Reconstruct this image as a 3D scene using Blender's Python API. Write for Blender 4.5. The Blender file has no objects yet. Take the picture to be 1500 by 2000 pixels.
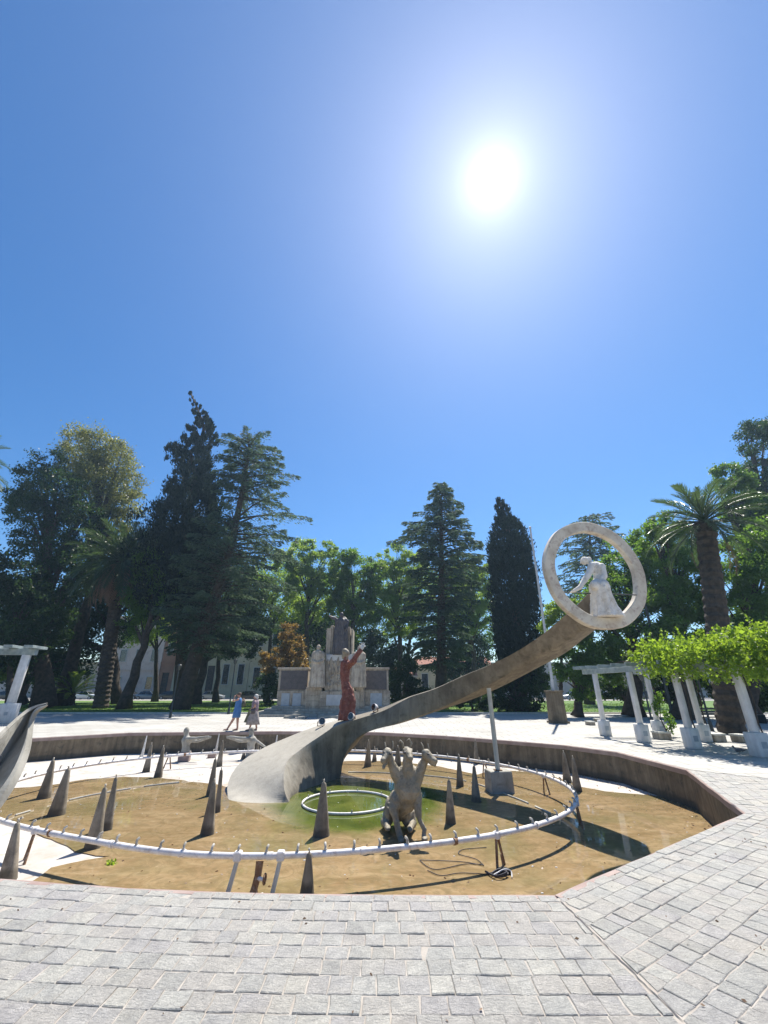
import bpy, bmesh, math, random
import numpy as np
from mathutils import Vector, Matrix, Euler
random.seed(7); rng = np.random.default_rng(7)
sc = bpy.context.scene
col = sc.collection

# ---------------------------------------------------------------- camera
FPX, EYE = 800.0, 1.85                      # focal length in pixels of the 1500x2000 photograph, eye height
PITCH = math.atan(345/800)
cam_d = bpy.data.cameras.new('camera'); cam = bpy.data.objects.new('camera', cam_d); col.objects.link(cam)
cam.location = (0, 0, EYE); cam.rotation_euler = (math.pi/2 + PITCH, 0, 0)
cam_d.sensor_fit = 'VERTICAL'; cam_d.sensor_height = 24.0; cam_d.lens = 24.0*FPX/2000
cam_d.clip_start = 0.05; cam_d.clip_end = 3000
sc.camera = cam

# ---------------------------------------------------------------- sky and sun
SUN_EL, SUN_AZ = math.radians(60.3), math.radians(23.8)      # azimuth measured from +Y towards +X
SUN_DIR = Vector((math.sin(SUN_AZ)*math.cos(SUN_EL), math.cos(SUN_AZ)*math.cos(SUN_EL), math.sin(SUN_EL)))
world = bpy.data.worlds.new('World'); sc.world = world; world.use_nodes = True
wt = world.node_tree; wn = wt.nodes; wl = wt.links; wn.clear()
def wnode(t, **k):
    n = wn.new(t)
    for a, b in k.items(): setattr(n, a, b)
    return n
sky = wnode('ShaderNodeTexSky', sky_type='NISHITA', sun_disc=False, sun_elevation=SUN_EL, sun_rotation=SUN_AZ,
            altitude=400, air_density=1.0, dust_density=0.2, ozone_density=2.0)
bg = wnode('ShaderNodeBackground'); bg.inputs['Strength'].default_value = 0.085
hs = wnode('ShaderNodeHueSaturation'); hs.inputs['Saturation'].default_value = 1.36; hs.inputs['Hue'].default_value = 0.503
wl.new(sky.outputs[0], hs.inputs['Color']); wl.new(hs.outputs[0], bg.inputs['Color'])
# the sun's aureole: scattered light round the sun, a function of the angle from it
tc = wnode('ShaderNodeTexCoord')
dot = wnode('ShaderNodeVectorMath', operation='DOT_PRODUCT'); dot.inputs[1].default_value = SUN_DIR
nrm = wnode('ShaderNodeVectorMath', operation='NORMALIZE'); wl.new(tc.outputs['Generated'], nrm.inputs[0]); wl.new(nrm.outputs[0], dot.inputs[0])
def wm(op, a, b=None, clamp=False):
    n = wnode('ShaderNodeMath', operation=op, use_clamp=clamp)
    for i, v in enumerate((a, b)):
        if v is None: continue
        if isinstance(v, (int, float)): n.inputs[i].default_value = v
        else: wl.new(v, n.inputs[i])
    return n.outputs[0]
ang = wm('MULTIPLY', wm('ARCCOSINE', wm('MINIMUM', dot.outputs['Value'], 0.9999999)), 180/math.pi)
def expo(s, a): return wm('MULTIPLY', wm('EXPONENT', wm('MULTIPLY', ang, -1.0/s)), a)
core = wm('MULTIPLY', wm('EXPONENT', wm('MULTIPLY', wm('POWER', wm('DIVIDE', ang, 1.25), 3.0), -1)), 12.0)
glow = wm('ADD', wm('ADD', core, expo(1.6, .75)), wm('ADD', expo(7.0, .17), expo(26.0, .145)))
bg2 = wnode('ShaderNodeBackground'); bg2.inputs['Color'].default_value = (0.93, 0.93, 1.0, 1)
wl.new(glow, bg2.inputs['Strength'])
add = wnode('ShaderNodeAddShader'); out = wnode('ShaderNodeOutputWorld')
wl.new(bg.outputs[0], add.inputs[0]); wl.new(bg2.outputs[0], add.inputs[1]); wl.new(add.outputs[0], out.inputs['Surface'])

sun_d = bpy.data.lights.new('sun', 'SUN'); sun_d.energy = 5.0; sun_d.angle = math.radians(0.5); sun_d.color = (1.0, 0.95, 0.85)
sun = bpy.data.objects.new('sun', sun_d); col.objects.link(sun)
sun.rotation_euler = (-SUN_DIR).to_track_quat('-Z', 'Y').to_euler(); sun.location = SUN_DIR*60
sc.view_settings.view_transform = 'Standard'; sc.view_settings.look = 'None'
sc.view_settings.gamma = 1; sc.view_settings.use_curve_mapping = False
sc.view_settings.exposure = 0.85
try:
    sc.cycles.max_bounces = 8; sc.cycles.transparent_max_bounces = 8
except Exception: pass

# ---------------------------------------------------------------- survey helpers: photo pixel -> place on a level / at a distance
_c, _s = math.cos(PITCH), math.sin(PITCH)
def _ray(px, py):
    v = 1000 - py
    return px - 750, FPX*_c - v*_s, FPX*_s + v*_c
def G(px, py, z=0.0):
    a, b, c = _ray(px, py); t = (z - EYE)/c
    return Vector((a*t, b*t, z))
def D(px, py, d):
    a, b, c = _ray(px, py); t = d/b
    return Vector((a*t, d, EYE + c*t))
def proj(p):
    y, z = p[1], p[2]-EYE; dep = y*_c + z*_s
    if dep <= .1: return (-9999, -9999)
    return 750 + FPX*p[0]/dep, 1000 - FPX*(z*_c - y*_s)/dep
def ppm(y, z):                               # pixels per metre at a place
    return FPX/(y*_c + (z-EYE)*_s)

# ---------------------------------------------------------------- objects
def tag(o, label=None, cat=None, group=None, kind=None):
    if label: o['label'] = label
    if cat: o['category'] = cat
    if group: o['group'] = group
    if kind: o['kind'] = kind
    return o
def empty(name, loc=(0, 0, 0), rz=0, label=None, cat=None, group=None, kind=None):
    o = bpy.data.objects.new(name, None); col.objects.link(o); o.location = loc; o.rotation_euler = (0, 0, rz)
    o.empty_display_size = .2
    return tag(o, label, cat, group, kind)
def link(name, me, parent=None, loc=(0, 0, 0), rot=(0, 0, 0), sca=(1, 1, 1)):
    o = bpy.data.objects.new(name, me); col.objects.link(o)
    o.location = loc; o.rotation_euler = rot; o.scale = sca
    if parent: o.parent = parent
    return o
def copy_tree(o, parent=None):
    c = o.copy(); col.objects.link(c)
    if parent: c.parent = parent
    for ch in list(o.children): copy_tree(ch, c)
    return c

class MB:
    """collects shapes; build() links them as one mesh"""
    def __init__(s): s.v = []; s.f = []
    def add(s, vs, fs, M=None):
        n = len(s.v)
        for p in vs:
            p = Vector(p)
            s.v.append(M @ p if M else p)
        s.f += [tuple(i+n for i in f) for f in fs]; return s
    def box(s, c, d, rz=0, M=None, bev=0.0, taper=1.0):
        hx, hy, hz = d[0]/2, d[1]/2, d[2]/2
        R = Matrix.Translation(c) @ Matrix.Rotation(rz, 4, 'Z')
        if M: R = M @ R
        if bev <= 0:
            vs = [(x*(taper if z > 0 else 1), y*(taper if z > 0 else 1), z) for z in (-hz, hz) for x, y in ((-hx, -hy), (hx, -hy), (hx, hy), (-hx, hy))]
            return s.add(vs, [(3, 2, 1, 0), (4, 5, 6, 7), (0, 1, 5, 4), (1, 2, 6, 5), (2, 3, 7, 6), (3, 0, 4, 7)], R)
        b = min(bev, hx*.9, hy*.9, hz*.9); rings = []
        def oct_(z, i, k=1.0): return [((sx*(hx-i) if a else sx*(hx-i-b))*k, (sy*(hy-i-b) if a else sy*(hy-i))*k, z)
                        for sx, sy, a in ((-1, -1, 1), (-1, -1, 0), (1, -1, 0), (1, -1, 1), (1, 1, 1), (1, 1, 0), (-1, 1, 0), (-1, 1, 1))]
        rings = [oct_(-hz, b*.7), oct_(-hz+b, 0), oct_(hz-b, 0, taper), oct_(hz, b*.7, taper)]
        vs = [p for r in rings for p in r]; fs = [tuple(range(8))[::-1], tuple(24+i for i in range(8))]
        for k in range(3):
            for i in range(8): j = (i+1) % 8; fs.append((k*8+i, k*8+j, k*8+8+j, k*8+8+i))
        return s.add(vs, fs, R)
    def loft(s, rings, cap=True, closed=False):
        n = len(rings[0]); b = len(s.v)
        for r in rings: s.v += [Vector(p) for p in r]
        m = len(rings); rng_ = range(m) if closed else range(m-1)
        for k in rng_:
            k2 = (k+1) % m
            for i in range(n):
                j = (i+1) % n
                s.f.append((b+k*n+i, b+k*n+j, b+k2*n+j, b+k2*n+i))
        if cap and not closed:
            s.f.append(tuple(b+i for i in range(n))[::-1]); s.f.append(tuple(b+(m-1)*n+i for i in range(n)))
        return s
    def tube(s, pts, rad, n=8, cap=True, closed=False, flat=1.0):
        pts = [Vector(p) for p in pts]; m = len(pts)
        if not hasattr(rad, '__len__'): rad = [rad]*m
        rings = []; up = None
        for i, p in enumerate(pts):
            if closed: t = pts[(i+1) % m]-pts[i-1]
            else: t = pts[min(i+1, m-1)]-pts[max(i-1, 0)]
            t = t.normalized() if t.length > 1e-9 else Vector((0, 0, 1))
            if up is None:
                up = Vector((0, 0, 1)) if abs(t.z) < .9 else Vector((1, 0, 0))
            a = t.cross(up).normalized(); b_ = a.cross(t).normalized(); up = b_
            rings.append([p + rad[i]*(math.cos(2*math.pi*k/n)*a + flat*math.sin(2*math.pi*k/n)*b_) for k in range(n)])
        return s.loft(rings, cap, closed)
    def ball(s, c, r, n=12, m=8, M=None):
        if not hasattr(r, '__len__'): r = (r, r, r)
        vs = [(c[0], c[1], c[2]-r[2])]; fs = []
        R = M or Matrix.Identity(4); c = Vector(c)
        vs = [Vector((0, 0, -r[2]))]
        for j in range(1, m):
            a = -math.pi/2 + math.pi*j/m
            for i in range(n):
                b = 2*math.pi*i/n
                vs.append(Vector((r[0]*math.cos(a)*math.cos(b), r[1]*math.cos(a)*math.sin(b), r[2]*math.sin(a))))
        vs.append(Vector((0, 0, r[2]))); L = len(vs)-1
        for i in range(n):
            k = (i+1) % n
            fs.append((0, 1+k, 1+i)); fs.append((L, L-n+i, L-n+k))
            for j in range(m-2): fs.append((1+j*n+i, 1+j*n+k, 1+(j+1)*n+k, 1+(j+1)*n+i))
        return s.add([R.to_3x3() @ v + c for v in vs], fs)
    def limb(s, pts, rad, n=10):
        """rounded tapered limb"""
        s.tube(pts, rad, n)
        for p, r in zip(pts, rad): s.ball(p, r*.99, n, 6)
        return s
    def mesh(s, name, org=(0, 0, 0)):
        me = bpy.data.meshes.new(name); o = Vector(org)
        me.from_pydata([tuple(p-o) for p in s.v], [], s.f); me.update(); return me
    def build(s, name, mat, parent=None, smooth=False, org=None, fix=True):
        if org is None: org = parent.location if parent else (0, 0, 0)
        me = s.mesh(name, org)
        if fix:
            bm = bmesh.new(); bm.from_mesh(me); bmesh.ops.recalc_face_normals(bm, faces=bm.faces); bm.to_mesh(me); bm.free()
        me.materials.append(mat)
        if smooth: shade(me, smooth)
        return link(name, me, parent)
def shade(me, ang=40):
    me.polygons.foreach_set('use_smooth', [True]*len(me.polygons))
    if ang is not True:
        try: me.set_sharp_from_angle(angle=math.radians(ang))
        except Exception: pass
def fuse(mb, name, mat, parent=None, voxel=.03, smooth=4, org=None, noise=0.0, nscale=3.0):
    """overlapping closed shapes -> one continuous skin"""
    if org is None: org = parent.location if parent else (0, 0, 0)
    me = mb.mesh(name+'_src', org); o = bpy.data.objects.new('tmp_fuse', me); col.objects.link(o)
    r = o.modifiers.new('r', 'REMESH'); r.mode = 'VOXEL'; r.voxel_size = voxel
    if smooth:
        q = o.modifiers.new('s', 'SMOOTH'); q.factor = .5; q.iterations = smooth
    dg = bpy.context.evaluated_depsgraph_get(); dg.update()
    nm = bpy.data.meshes.new_from_object(o.evaluated_get(dg)); nm.name = name
    bpy.data.objects.remove(o); bpy.data.meshes.remove(me)
    if noise:
        n_ = len(nm.vertices); co = np.empty(n_*3, np.float32); nm.vertices.foreach_get('co', co); co = co.reshape(-1, 3).astype(float)
        no = np.empty(n_*3, np.float32); nm.vertex_normals.foreach_get('vector', no); no = no.reshape(-1, 3)
        def wv(p, k): return (np.sin(p[:, 0]*k+1.3*np.sin(p[:, 1]*k*1.1+.4)) + np.sin(p[:, 1]*k*1.17+1.1*np.sin(p[:, 2]*k*.9+2)) + np.sin(p[:, 2]*k*1.07+1.2*np.sin(p[:, 0]*k*1.2+1)))/3
        d = (wv(co, nscale*2.2) + .5*wv(co, nscale*5.3) + .3*wv(co, nscale*11))*noise*.7
        co += no*d[:, None]; nm.vertices.foreach_set('co', co.astype(np.float32).reshape(-1)); nm.update()
    nm.materials.clear(); nm.materials.append(mat); shade(nm, True)
    return link(name, nm, parent)
def quads(name, V, mat, parent=None, org=None):
    """V: (N,4,3) array of leaf quads"""
    if org is None: org = parent.location if parent else (0, 0, 0)
    V = np.asarray(V, dtype=np.float32) - np.array(org, dtype=np.float32)
    n = len(V); me = bpy.data.meshes.new(name)
    me.vertices.add(n*4); me.vertices.foreach_set('co', V.reshape(-1))
    me.loops.add(n*4); me.loops.foreach_set('vertex_index', np.arange(n*4, dtype=np.int32))
    me.polygons.add(n); me.polygons.foreach_set('loop_start', np.arange(n, dtype=np.int32)*4)
    me.polygons.foreach_set('loop_total', np.full(n, 4, dtype=np.int32))
    me.update(calc_edges=True); me.materials.append(mat)
    return link(name, me, parent)
def unit(a): return a/np.maximum(np.linalg.norm(a, axis=-1, keepdims=True), 1e-9)
def leafq(C, ax, size, aspect=.55, rnd=.35, bend=.0):
    """leaf quads (kite) at C, long axis ax"""
    n = len(C); ax = unit(ax + rng.normal(0, rnd, (n, 3)))
    sd = unit(np.cross(ax, rng.normal(0, 1, (n, 3))))
    L = (size*rng.uniform(.65, 1.35, n))[:, None] if np.ndim(size) == 0 else size[:, None]*rng.uniform(.7, 1.3, (n, 1))
    a, b = ax*L/2, sd*L*aspect/2
    return np.stack([C-a, C-a*.05-b, C+a, C-a*.05+b], 1)

# ---------------------------------------------------------------- materials
def M_new(name):
    m = bpy.data.materials.new(name); m.use_nodes = True; nt = m.node_tree; nt.nodes.clear()
    o = nt.nodes.new('ShaderNodeOutputMaterial'); return m, nt, o
class NT:
    def __init__(s, nt): s.t = nt
    def n(s, typ, ins=None, **k):
        n = s.t.nodes.new(typ)
        for a, b in k.items(): setattr(n, a, b)
        for a, b in (ins or {}).items():
            if hasattr(b, 'is_linked') or isinstance(b, bpy.types.NodeSocket): s.t.links.new(b, n.inputs[a])
            else: n.inputs[a].default_value = b
        return n
    def noise(s, vec, scale, detail=5, rough=.55, dist=0):
        return s.n('ShaderNodeTexNoise', {'Vector': vec, 'Scale': scale, 'Detail': detail, 'Roughness': rough, 'Distortion': dist}).outputs['Fac']
    def ramp(s, fac, p):
        r = s.n('ShaderNodeValToRGB', {'Fac': fac}); e = r.color_ramp.elements
        while len(e) < len(p): e.new(.5)
        for q, (x, c) in zip(e, p): q.position = x; q.color = (*c, 1) if len(c) == 3 else c
        return r.outputs[0]
    def mix(s, f, a, b, mode='MIX'):
        m = s.n('ShaderNodeMix', data_type='RGBA', blend_type=mode)
        for i, v in ((0, f), (6, a), (7, b)):
            if isinstance(v, bpy.types.NodeSocket): s.t.links.new(v, m.inputs[i])
            else: m.inputs[i].default_value = v if i == 0 else ((*v, 1) if len(v) == 3 else v)
        return m.outputs[2]
    def math(s, op, a, b=0.0, clamp=False):
        m = s.n('ShaderNodeMath', operation=op, use_clamp=clamp)
        for i, v in ((0, a), (1, b)):
            if isinstance(v, bpy.types.NodeSocket): s.t.links.new(v, m.inputs[i])
            else: m.inputs[i].default_value = v
        return m.outputs[0]
def coords(q, kind='Object'): return q.n('ShaderNodeTexCoord').outputs[kind]
def world_pos(q): return q.n('ShaderNodeNewGeometry').outputs['Position']
def matl(name, c1, c2, scale=3, rough=.8, bump=.3, bscale=30, c3=None, spec=.5, metal=0, coat=0, pos='world', streak=0.0, bdist=.01, rnd=0.0, attr=None, contrast=(.35, .65), line=None, patch=None):
    m, nt, o = M_new(name); q = NT(nt)
    v = world_pos(q) if pos == 'world' else coords(q)
    f = q.noise(v, scale, 6, .6)
    c = q.ramp(f, [(contrast[0], c1), (contrast[1], c2)])
    if c3:
        f3 = q.noise(v, scale*2.7, 4, .7, .6); k = q.ramp(f3, [(.52, (0, 0, 0)), (.72, (1, 1, 1))])
        c = q.mix(k, c, c3)
    if streak:
        mp = q.n('ShaderNodeMapping', {'Vector': v, 'Scale': (6, 6, .5)}).outputs[0]
        fs = q.ramp(q.noise(mp, 1.2, 4, .6), [(.42, (1-streak,)*3), (.6, (1, 1, 1))]); c = q.mix(1.0, c, fs, 'MULTIPLY')
    if rnd or attr:
        r = q.n('ShaderNodeAttribute', attribute_name=attr).outputs['Fac'] if attr else q.n('ShaderNodeObjectInfo').outputs['Random']
        rr = q.n('ShaderNodeMapRange', {0: r, 1: 0.0, 2: 1.0, 3: 1-rnd, 4: 1+rnd*.5}).outputs[0]
        cm = q.n('ShaderNodeCombineColor', {0: rr, 1: rr, 2: rr}).outputs[0]; c = q.mix(1.0, c, cm, 'MULTIPLY')
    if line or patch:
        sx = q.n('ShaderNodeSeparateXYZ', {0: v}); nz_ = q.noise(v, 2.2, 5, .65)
    if line:      # darker below a water line: grime on spikes, painted shadow on the wall
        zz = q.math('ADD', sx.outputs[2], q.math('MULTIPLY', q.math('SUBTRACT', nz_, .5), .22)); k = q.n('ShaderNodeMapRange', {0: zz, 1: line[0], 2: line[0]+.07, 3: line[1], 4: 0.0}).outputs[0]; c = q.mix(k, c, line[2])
    if patch:     # lime by the water line, plus sunlit brightness painted over the ramp's top face
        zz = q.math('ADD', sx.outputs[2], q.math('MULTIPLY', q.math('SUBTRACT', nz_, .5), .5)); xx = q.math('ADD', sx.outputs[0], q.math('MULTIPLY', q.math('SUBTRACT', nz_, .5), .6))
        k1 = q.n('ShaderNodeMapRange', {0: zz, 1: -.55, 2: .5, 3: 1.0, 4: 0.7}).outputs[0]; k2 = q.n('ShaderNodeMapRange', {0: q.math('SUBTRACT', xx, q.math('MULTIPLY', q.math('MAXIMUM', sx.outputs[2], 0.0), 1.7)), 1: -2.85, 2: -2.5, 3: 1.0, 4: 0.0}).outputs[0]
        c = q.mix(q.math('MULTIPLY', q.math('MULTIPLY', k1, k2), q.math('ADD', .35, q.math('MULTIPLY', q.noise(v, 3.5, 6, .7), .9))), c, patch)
    fb = q.noise(v, bscale, 8, .65)
    b = q.n('ShaderNodeBump', {'Height': fb, 'Strength': bump, 'Distance': bdist})
    p = q.n('ShaderNodeBsdfPrincipled', {'Base Color': c, 'Roughness': rough, 'Metallic': metal, 'Specular IOR Level': spec, 'Coat Weight': coat, 'Normal': b.outputs[0]})
    nt.links.new(p.outputs[0], o.inputs[0]); return m
def leafmat(name, dark, light, trans, tw=.45, scale=.6, rough=.45, spec=.4):
    m, nt, o = M_new(name); q = NT(nt); v = world_pos(q)
    f = q.noise(v, scale, 3, .6); f2 = q.noise(v, scale*9, 2, .5)
    f = q.math('ADD', q.math('MULTIPLY', f, .6), q.math('MULTIPLY', f2, .4))
    c = q.ramp(f, [(.36, dark), (.64, light)]); t = q.mix(.55, c, trans)
    p = q.n('ShaderNodeBsdfPrincipled', {'Base Color': c, 'Roughness': rough, 'Specular IOR Level': spec})
    tr = q.n('ShaderNodeBsdfTranslucent', {'Color': t})
    mx = q.n('ShaderNodeMixShader', {0: tw, 1: p.outputs[0], 2: tr.outputs[0]}); nt.links.new(mx.outputs[0], o.inputs[0]); return m

MT = {}
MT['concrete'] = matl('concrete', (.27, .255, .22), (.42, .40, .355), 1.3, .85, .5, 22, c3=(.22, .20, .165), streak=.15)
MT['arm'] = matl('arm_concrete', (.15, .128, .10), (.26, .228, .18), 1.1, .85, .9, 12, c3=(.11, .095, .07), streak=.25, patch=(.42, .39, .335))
MT['basin_wall'] = matl('basin_wall_concrete', (.145, .112, .072), (.235, .185, .125), 1.6, .9, .6, 14, c3=(.09, .08, .06), streak=.3, line=(-.70, .6, (.06, .055, .045)))  # dark band at the wall's foot is shadow painted into the colour
MT['coping'] = matl('coping_reddish', (.27, .19, .17), (.36, .28, .25), 3, .85, .4, 30)
MT['spike'] = matl('spike_concrete', (.20, .165, .12), (.35, .30, .235), 2.4, .88, .7, 26, c3=(.16, .135, .105), streak=.25, line=(-.74, .75, (.075, .06, .04)))
MT['white_metal'] = matl('white_painted_pipe', (.60, .57, .56), (.78, .75, .74), 4, .5, .15, 40, c3=(.5, .42, .38))
MT['rust'] = matl('rusty_steel', (.16, .075, .035), (.30, .17, .09), 9, .85, .6, 40, c3=(.38, .34, .28))
MT['nozzle'] = matl('brass_nozzle', (.30, .26, .20), (.58, .54, .48), 12, .55, .3, 50)
MT['pale_post'] = matl('pale_post', (.50, .485, .43), (.62, .60, .54), 4, .7, .25, 40, streak=.15)
MT['pergola_white'] = matl('whitewashed_post', (.60, .59, .58), (.74, .73, .72), 3, .8, .3, 40, streak=.12)
MT['marble'] = matl('ring_stone', (.42, .36, .28), (.62, .57, .48), 2.6, .75, .35, 30, c3=(.34, .25, .21), contrast=(.3, .6))
MT['white_stone'] = matl('statue_white_stone', (.56, .53, .48), (.76, .74, .70), 4, .8, .5, 35, c3=(.44, .40, .34))
MT['red_stone'] = matl('red_clay_figure', (.15, .045, .035), (.25, .085, .065), 5, .8, .8, 24, c3=(.32, .17, .13))
MT['beast'] = matl('beast_bronze_concrete', (.19, .16, .11), (.34, .295, .225), 5, .6, 1.0, 26, c3=(.14, .125, .095), bdist=.015)
MT['old_stone'] = matl('monument_travertine', (.36, .30, .235), (.52, .45, .36), 1.4, .85, .5, 18, c3=(.25, .20, .155), streak=.3)
MT['old_stone_pale'] = matl('monument_pale_slab', (.42, .42, .42), (.52, .52, .52), 3, .7, .2, 20)
MT['bronze_dark'] = matl('dark_bronze', (.04, .034, .038), (.08, .068, .07), 4, .55, .6, 16, c3=(.12, .09, .08), spec=.6)
MT['plaque_grey'] = matl('grey_plaque', (.28, .32, .36), (.36, .40, .44), 4, .5, .3, 30)
MT['bark'] = matl('bark', (.035, .027, .02), (.085, .065, .05), 3, .95, 1.0, 9, bdist=.06)
MT['bark_palm'] = matl('palm_bark', (.03, .024, .018), (.08, .062, .045), 4, .95, 1.0, 8, bdist=.06)
MT['lamp_metal'] = matl('dark_lamp_metal', (.02, .028, .028), (.04, .05, .05), 5, .5, .1, 30)
MT['steel'] = matl('pole_steel', (.42, .44, .46), (.52, .54, .56), 5, .5, .1, 30)
MT['wood_beam'] = matl('grey_beam', (.20, .25, .25), (.33, .38, .38), 4, .85, .5, 20)
MT['rubber'] = matl('rubber', (.012, .012, .012), (.025, .025, .025), 9, .9, .1, 40)
MT['glass_dark'] = matl('dark_glass', (.012, .016, .02), (.025, .03, .035), 2, .08, 0, 10, spec=.8)
MT['asphalt'] = matl('asphalt', (.045, .045, .048), (.07, .07, .072), 2, .95, .5, 60)
MT['lawn'] = matl('lawn', (.055, .11, .018), (.12, .21, .035), .5, .95, .8, 12, c3=(.16, .17, .06))
MT['grass'] = leafmat('grass_blades', (.07, .13, .02), (.13, .22, .03), (.25, .42, .04), .4, .8)
MT['earth'] = matl('earth', (.15, .11, .075), (.24, .19, .13), 1.0, .95, .5, 20)
MT['skin'] = matl('skin', (.42, .22, .16), (.50, .28, .20), 8, .6, .05, 40, pos='o')
MT['hair_grey'] = matl('hair_grey', (.40, .38, .36), (.60, .58, .56), 20, .8, .4, 60, pos='o')
MT['hair_dark'] = matl('hair_dark', (.06, .04, .03), (.12, .08, .06), 20, .8, .4, 60, pos='o')
MT['blue_cloth'] = matl('blue_cloth', (.045, .13, .32), (.07, .19, .42), 6, .85, .3, 30, pos='o')
MT['print_cloth'] = matl('print_cloth', (.10, .07, .09), (.34, .28, .34), 22, .85, .3, 30, c3=(.30, .12, .12), pos='o')
MT['grey_skirt'] = matl('grey_skirt', (.20, .18, .17), (.34, .30, .29), 9, .85, .3, 30, pos='o')
MT['olive_bag'] = matl('olive_bag', (.10, .10, .06), (.16, .15, .09), 9, .8, .3, 30, pos='o')
MT['sandal'] = matl('shoe', (.05, .04, .035), (.09, .07, .06), 9, .7, .2, 30)
MT['floor_dry'] = matl('dry_basin_floor', (.40, .365, .33), (.54, .51, .475), .9, .9, .4, 30, c3=(.36, .29, .22))
MT['gray_bird'] = matl('pigeon', (.06, .065, .08), (.16, .17, .19), 12, .6, .2, 40)
MT['cable'] = matl('cable', (.03, .03, .04), (.06, .05, .06), 12, .6, .1, 40)
MT['cable_white'] = matl('cable_white', (.5, .5, .52), (.65, .65, .66), 12, .6, .1, 40)
# leaves
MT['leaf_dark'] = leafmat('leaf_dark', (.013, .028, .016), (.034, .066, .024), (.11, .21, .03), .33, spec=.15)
MT['leaf_mid'] = leafmat('leaf_mid', (.03, .075, .018), (.08, .16, .025), (.30, .52, .04), .48)
MT['leaf_light'] = leafmat('leaf_light', (.08, .145, .02), (.17, .26, .04), (.50, .70, .08), .52)
MT['leaf_olive'] = leafmat('leaf_olive', (.06, .085, .025), (.15, .17, .045), (.42, .42, .09), .45)
MT['leaf_vine'] = leafmat('leaf_vine', (.06, .13, .012), (.17, .28, .03), (.52, .72, .05), .55)
MT['leaf_orange'] = leafmat('leaf_orange', (.11, .075, .025), (.24, .15, .045), (.5, .32, .07), .45)
MT['needle'] = leafmat('needle_blue', (.03, .058, .045), (.085, .13, .09), (.18, .27, .12), .38, 1.0, .6, .12)
MT['cypress'] = leafmat('cypress_green', (.010, .020, .018), (.022, .038, .03), (.04, .06, .03), .2, 1.0, .7, .15)
MT['frond'] = leafmat('palm_frond', (.02, .045, .022), (.055, .095, .04), (.16, .26, .06), .3, 1.5, .35, .6)
MT['frond_dead'] = leafmat('palm_frond_dry', (.16, .10, .065), (.30, .20, .13), (.35, .22, .12), .3, 1.5)
# ================================================================ the setting
FLOOR = -0.85
RIM = [(1.67, 5.15), (5.85, 8.02), (7.55, 11.91), (7.42, 15.0), (6.41, 16.75), (4.11, 18.71), (2.63, 19.88), (-.24, 21.45),
       (-5.1, 21.95), (-11.71, 21.21), (-14.44, 18.89), (-15.6, 15.6), (-14.2, 12.0), (-10.4, 8.3), (-6.6, 6.12), (-4.08, 5.53), (-2.58, 5.30), (-1.27, 5.2), (0, 5.16)]
RC = Vector((-3.0, 13.0))
def fan_sheet(name, inner, outer, z, mat, kind='structure', label=None):
    mb = MB(); n = len(inner); vs = [(x, y, z) for x, y in inner] + [(x, y, z) for x, y in outer]
    mb.add(vs, [(i, (i+1) % n, n+(i+1) % n, n+i) for i in range(n)])
    o = mb.build(name, mat); tag(o, label, None, None, kind)
    if o.data.polygons[0].normal.z < 0: o.data.flip_normals()
    return o
def far(p, R): d = (Vector(p)-RC).normalized(); return tuple(RC + d*R)
# joint bed / ground out to the horizon
m_bed = matl('joint_bed', (.30, .265, .23), (.40, .365, .325), 4, .95, .5, 40)
RIMO = [tuple(Vector(p) + (Vector(p)-RC).normalized()*.05) for p in RIM]
fan_sheet('ground', RIMO, [far(p, 1500) for p in RIM], -.03, MT['earth'])
# stone bed in the near part: same outline, 15 mm up
near_idx = [13, 14, 15, 16, 17, 18, 0, 1, 2]
def strip(name, idx, R, z, mat):
    inn = [RIMO[i] for i in idx]; outp = [far(RIM[i], R) for i in idx]; n = len(idx)
    mb = MB(); mb.add([(x, y, z) for x, y in inn]+[(x, y, z) for x, y in outp], [(i, i+1, n+i+1, n+i) for i in range(n-1)])
    o = mb.build(name, mat); tag(o, kind='structure')
    if o.data.polygons[0].normal.z < 0: o.data.flip_normals()
    return o
strip('paving_bed', near_idx, 26, -.0072, m_bed)
# plaza slabs, the far side
m_pl, nt, o_ = M_new('plaza_slab_stone'); q = NT(nt); v = world_pos(q)
br = q.n('ShaderNodeTexBrick', {'Vector': v, 'Color1': (1, 1, 1, 1), 'Color2': (.86, .86, .86, 1), 'Mortar': (.5, .47, .44, 1), 'Scale': 1.0, 'Mortar Size': .02, 'Brick Width': .9, 'Row Height': .6}, offset=.5)
c = q.ramp(q.noise(v, .35, 6, .6), [(.35, (.38, .365, .335)), (.65, (.48, .465, .435))])
c = q.mix(1.0, c, br.outputs['Color'], 'MULTIPLY'); c = q.mix(q.ramp(q.noise(v, 1.3, 5, .7, 1), [(.55, (0, 0, 0)), (.75, (.5, .5, .5))]), c, (.42, .38, .34))
b = q.n('ShaderNodeBump', {'Height': q.noise(v, 25, 6, .6), 'Strength': .4, 'Distance': .01})
p = q.n('ShaderNodeBsdfPrincipled', {'Base Color': c, 'Roughness': .85, 'Normal': b.outputs[0]}); nt.links.new(p.outputs[0], o_.inputs[0])
mb = MB(); fidx = list(range(2, 14)); inn = [RIMO[i] for i in fidx]
outp = [(20.5, -1.7), (40, 14), (40, 36.5), (20, 36.5), (12, 36.5), (5, 36.5), (-3, 36.5), (-12, 36.5), (-25, 36.5), (-34, 36.5), (-40, 30), (-34, 8)]
# the joint running off to the right from the basin corner
mb.add([(x, y, 0) for x, y in inn]+[(x, y, 0) for x, y in outp], [(i, i+1, 12+i+1, 12+i) for i in range(11)])
plaza = mb.build('plaza_paving', m_pl); tag(plaza, kind='structure')
if plaza.data.polygons[0].normal.z < 0: plaza.data.flip_normals()

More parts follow.
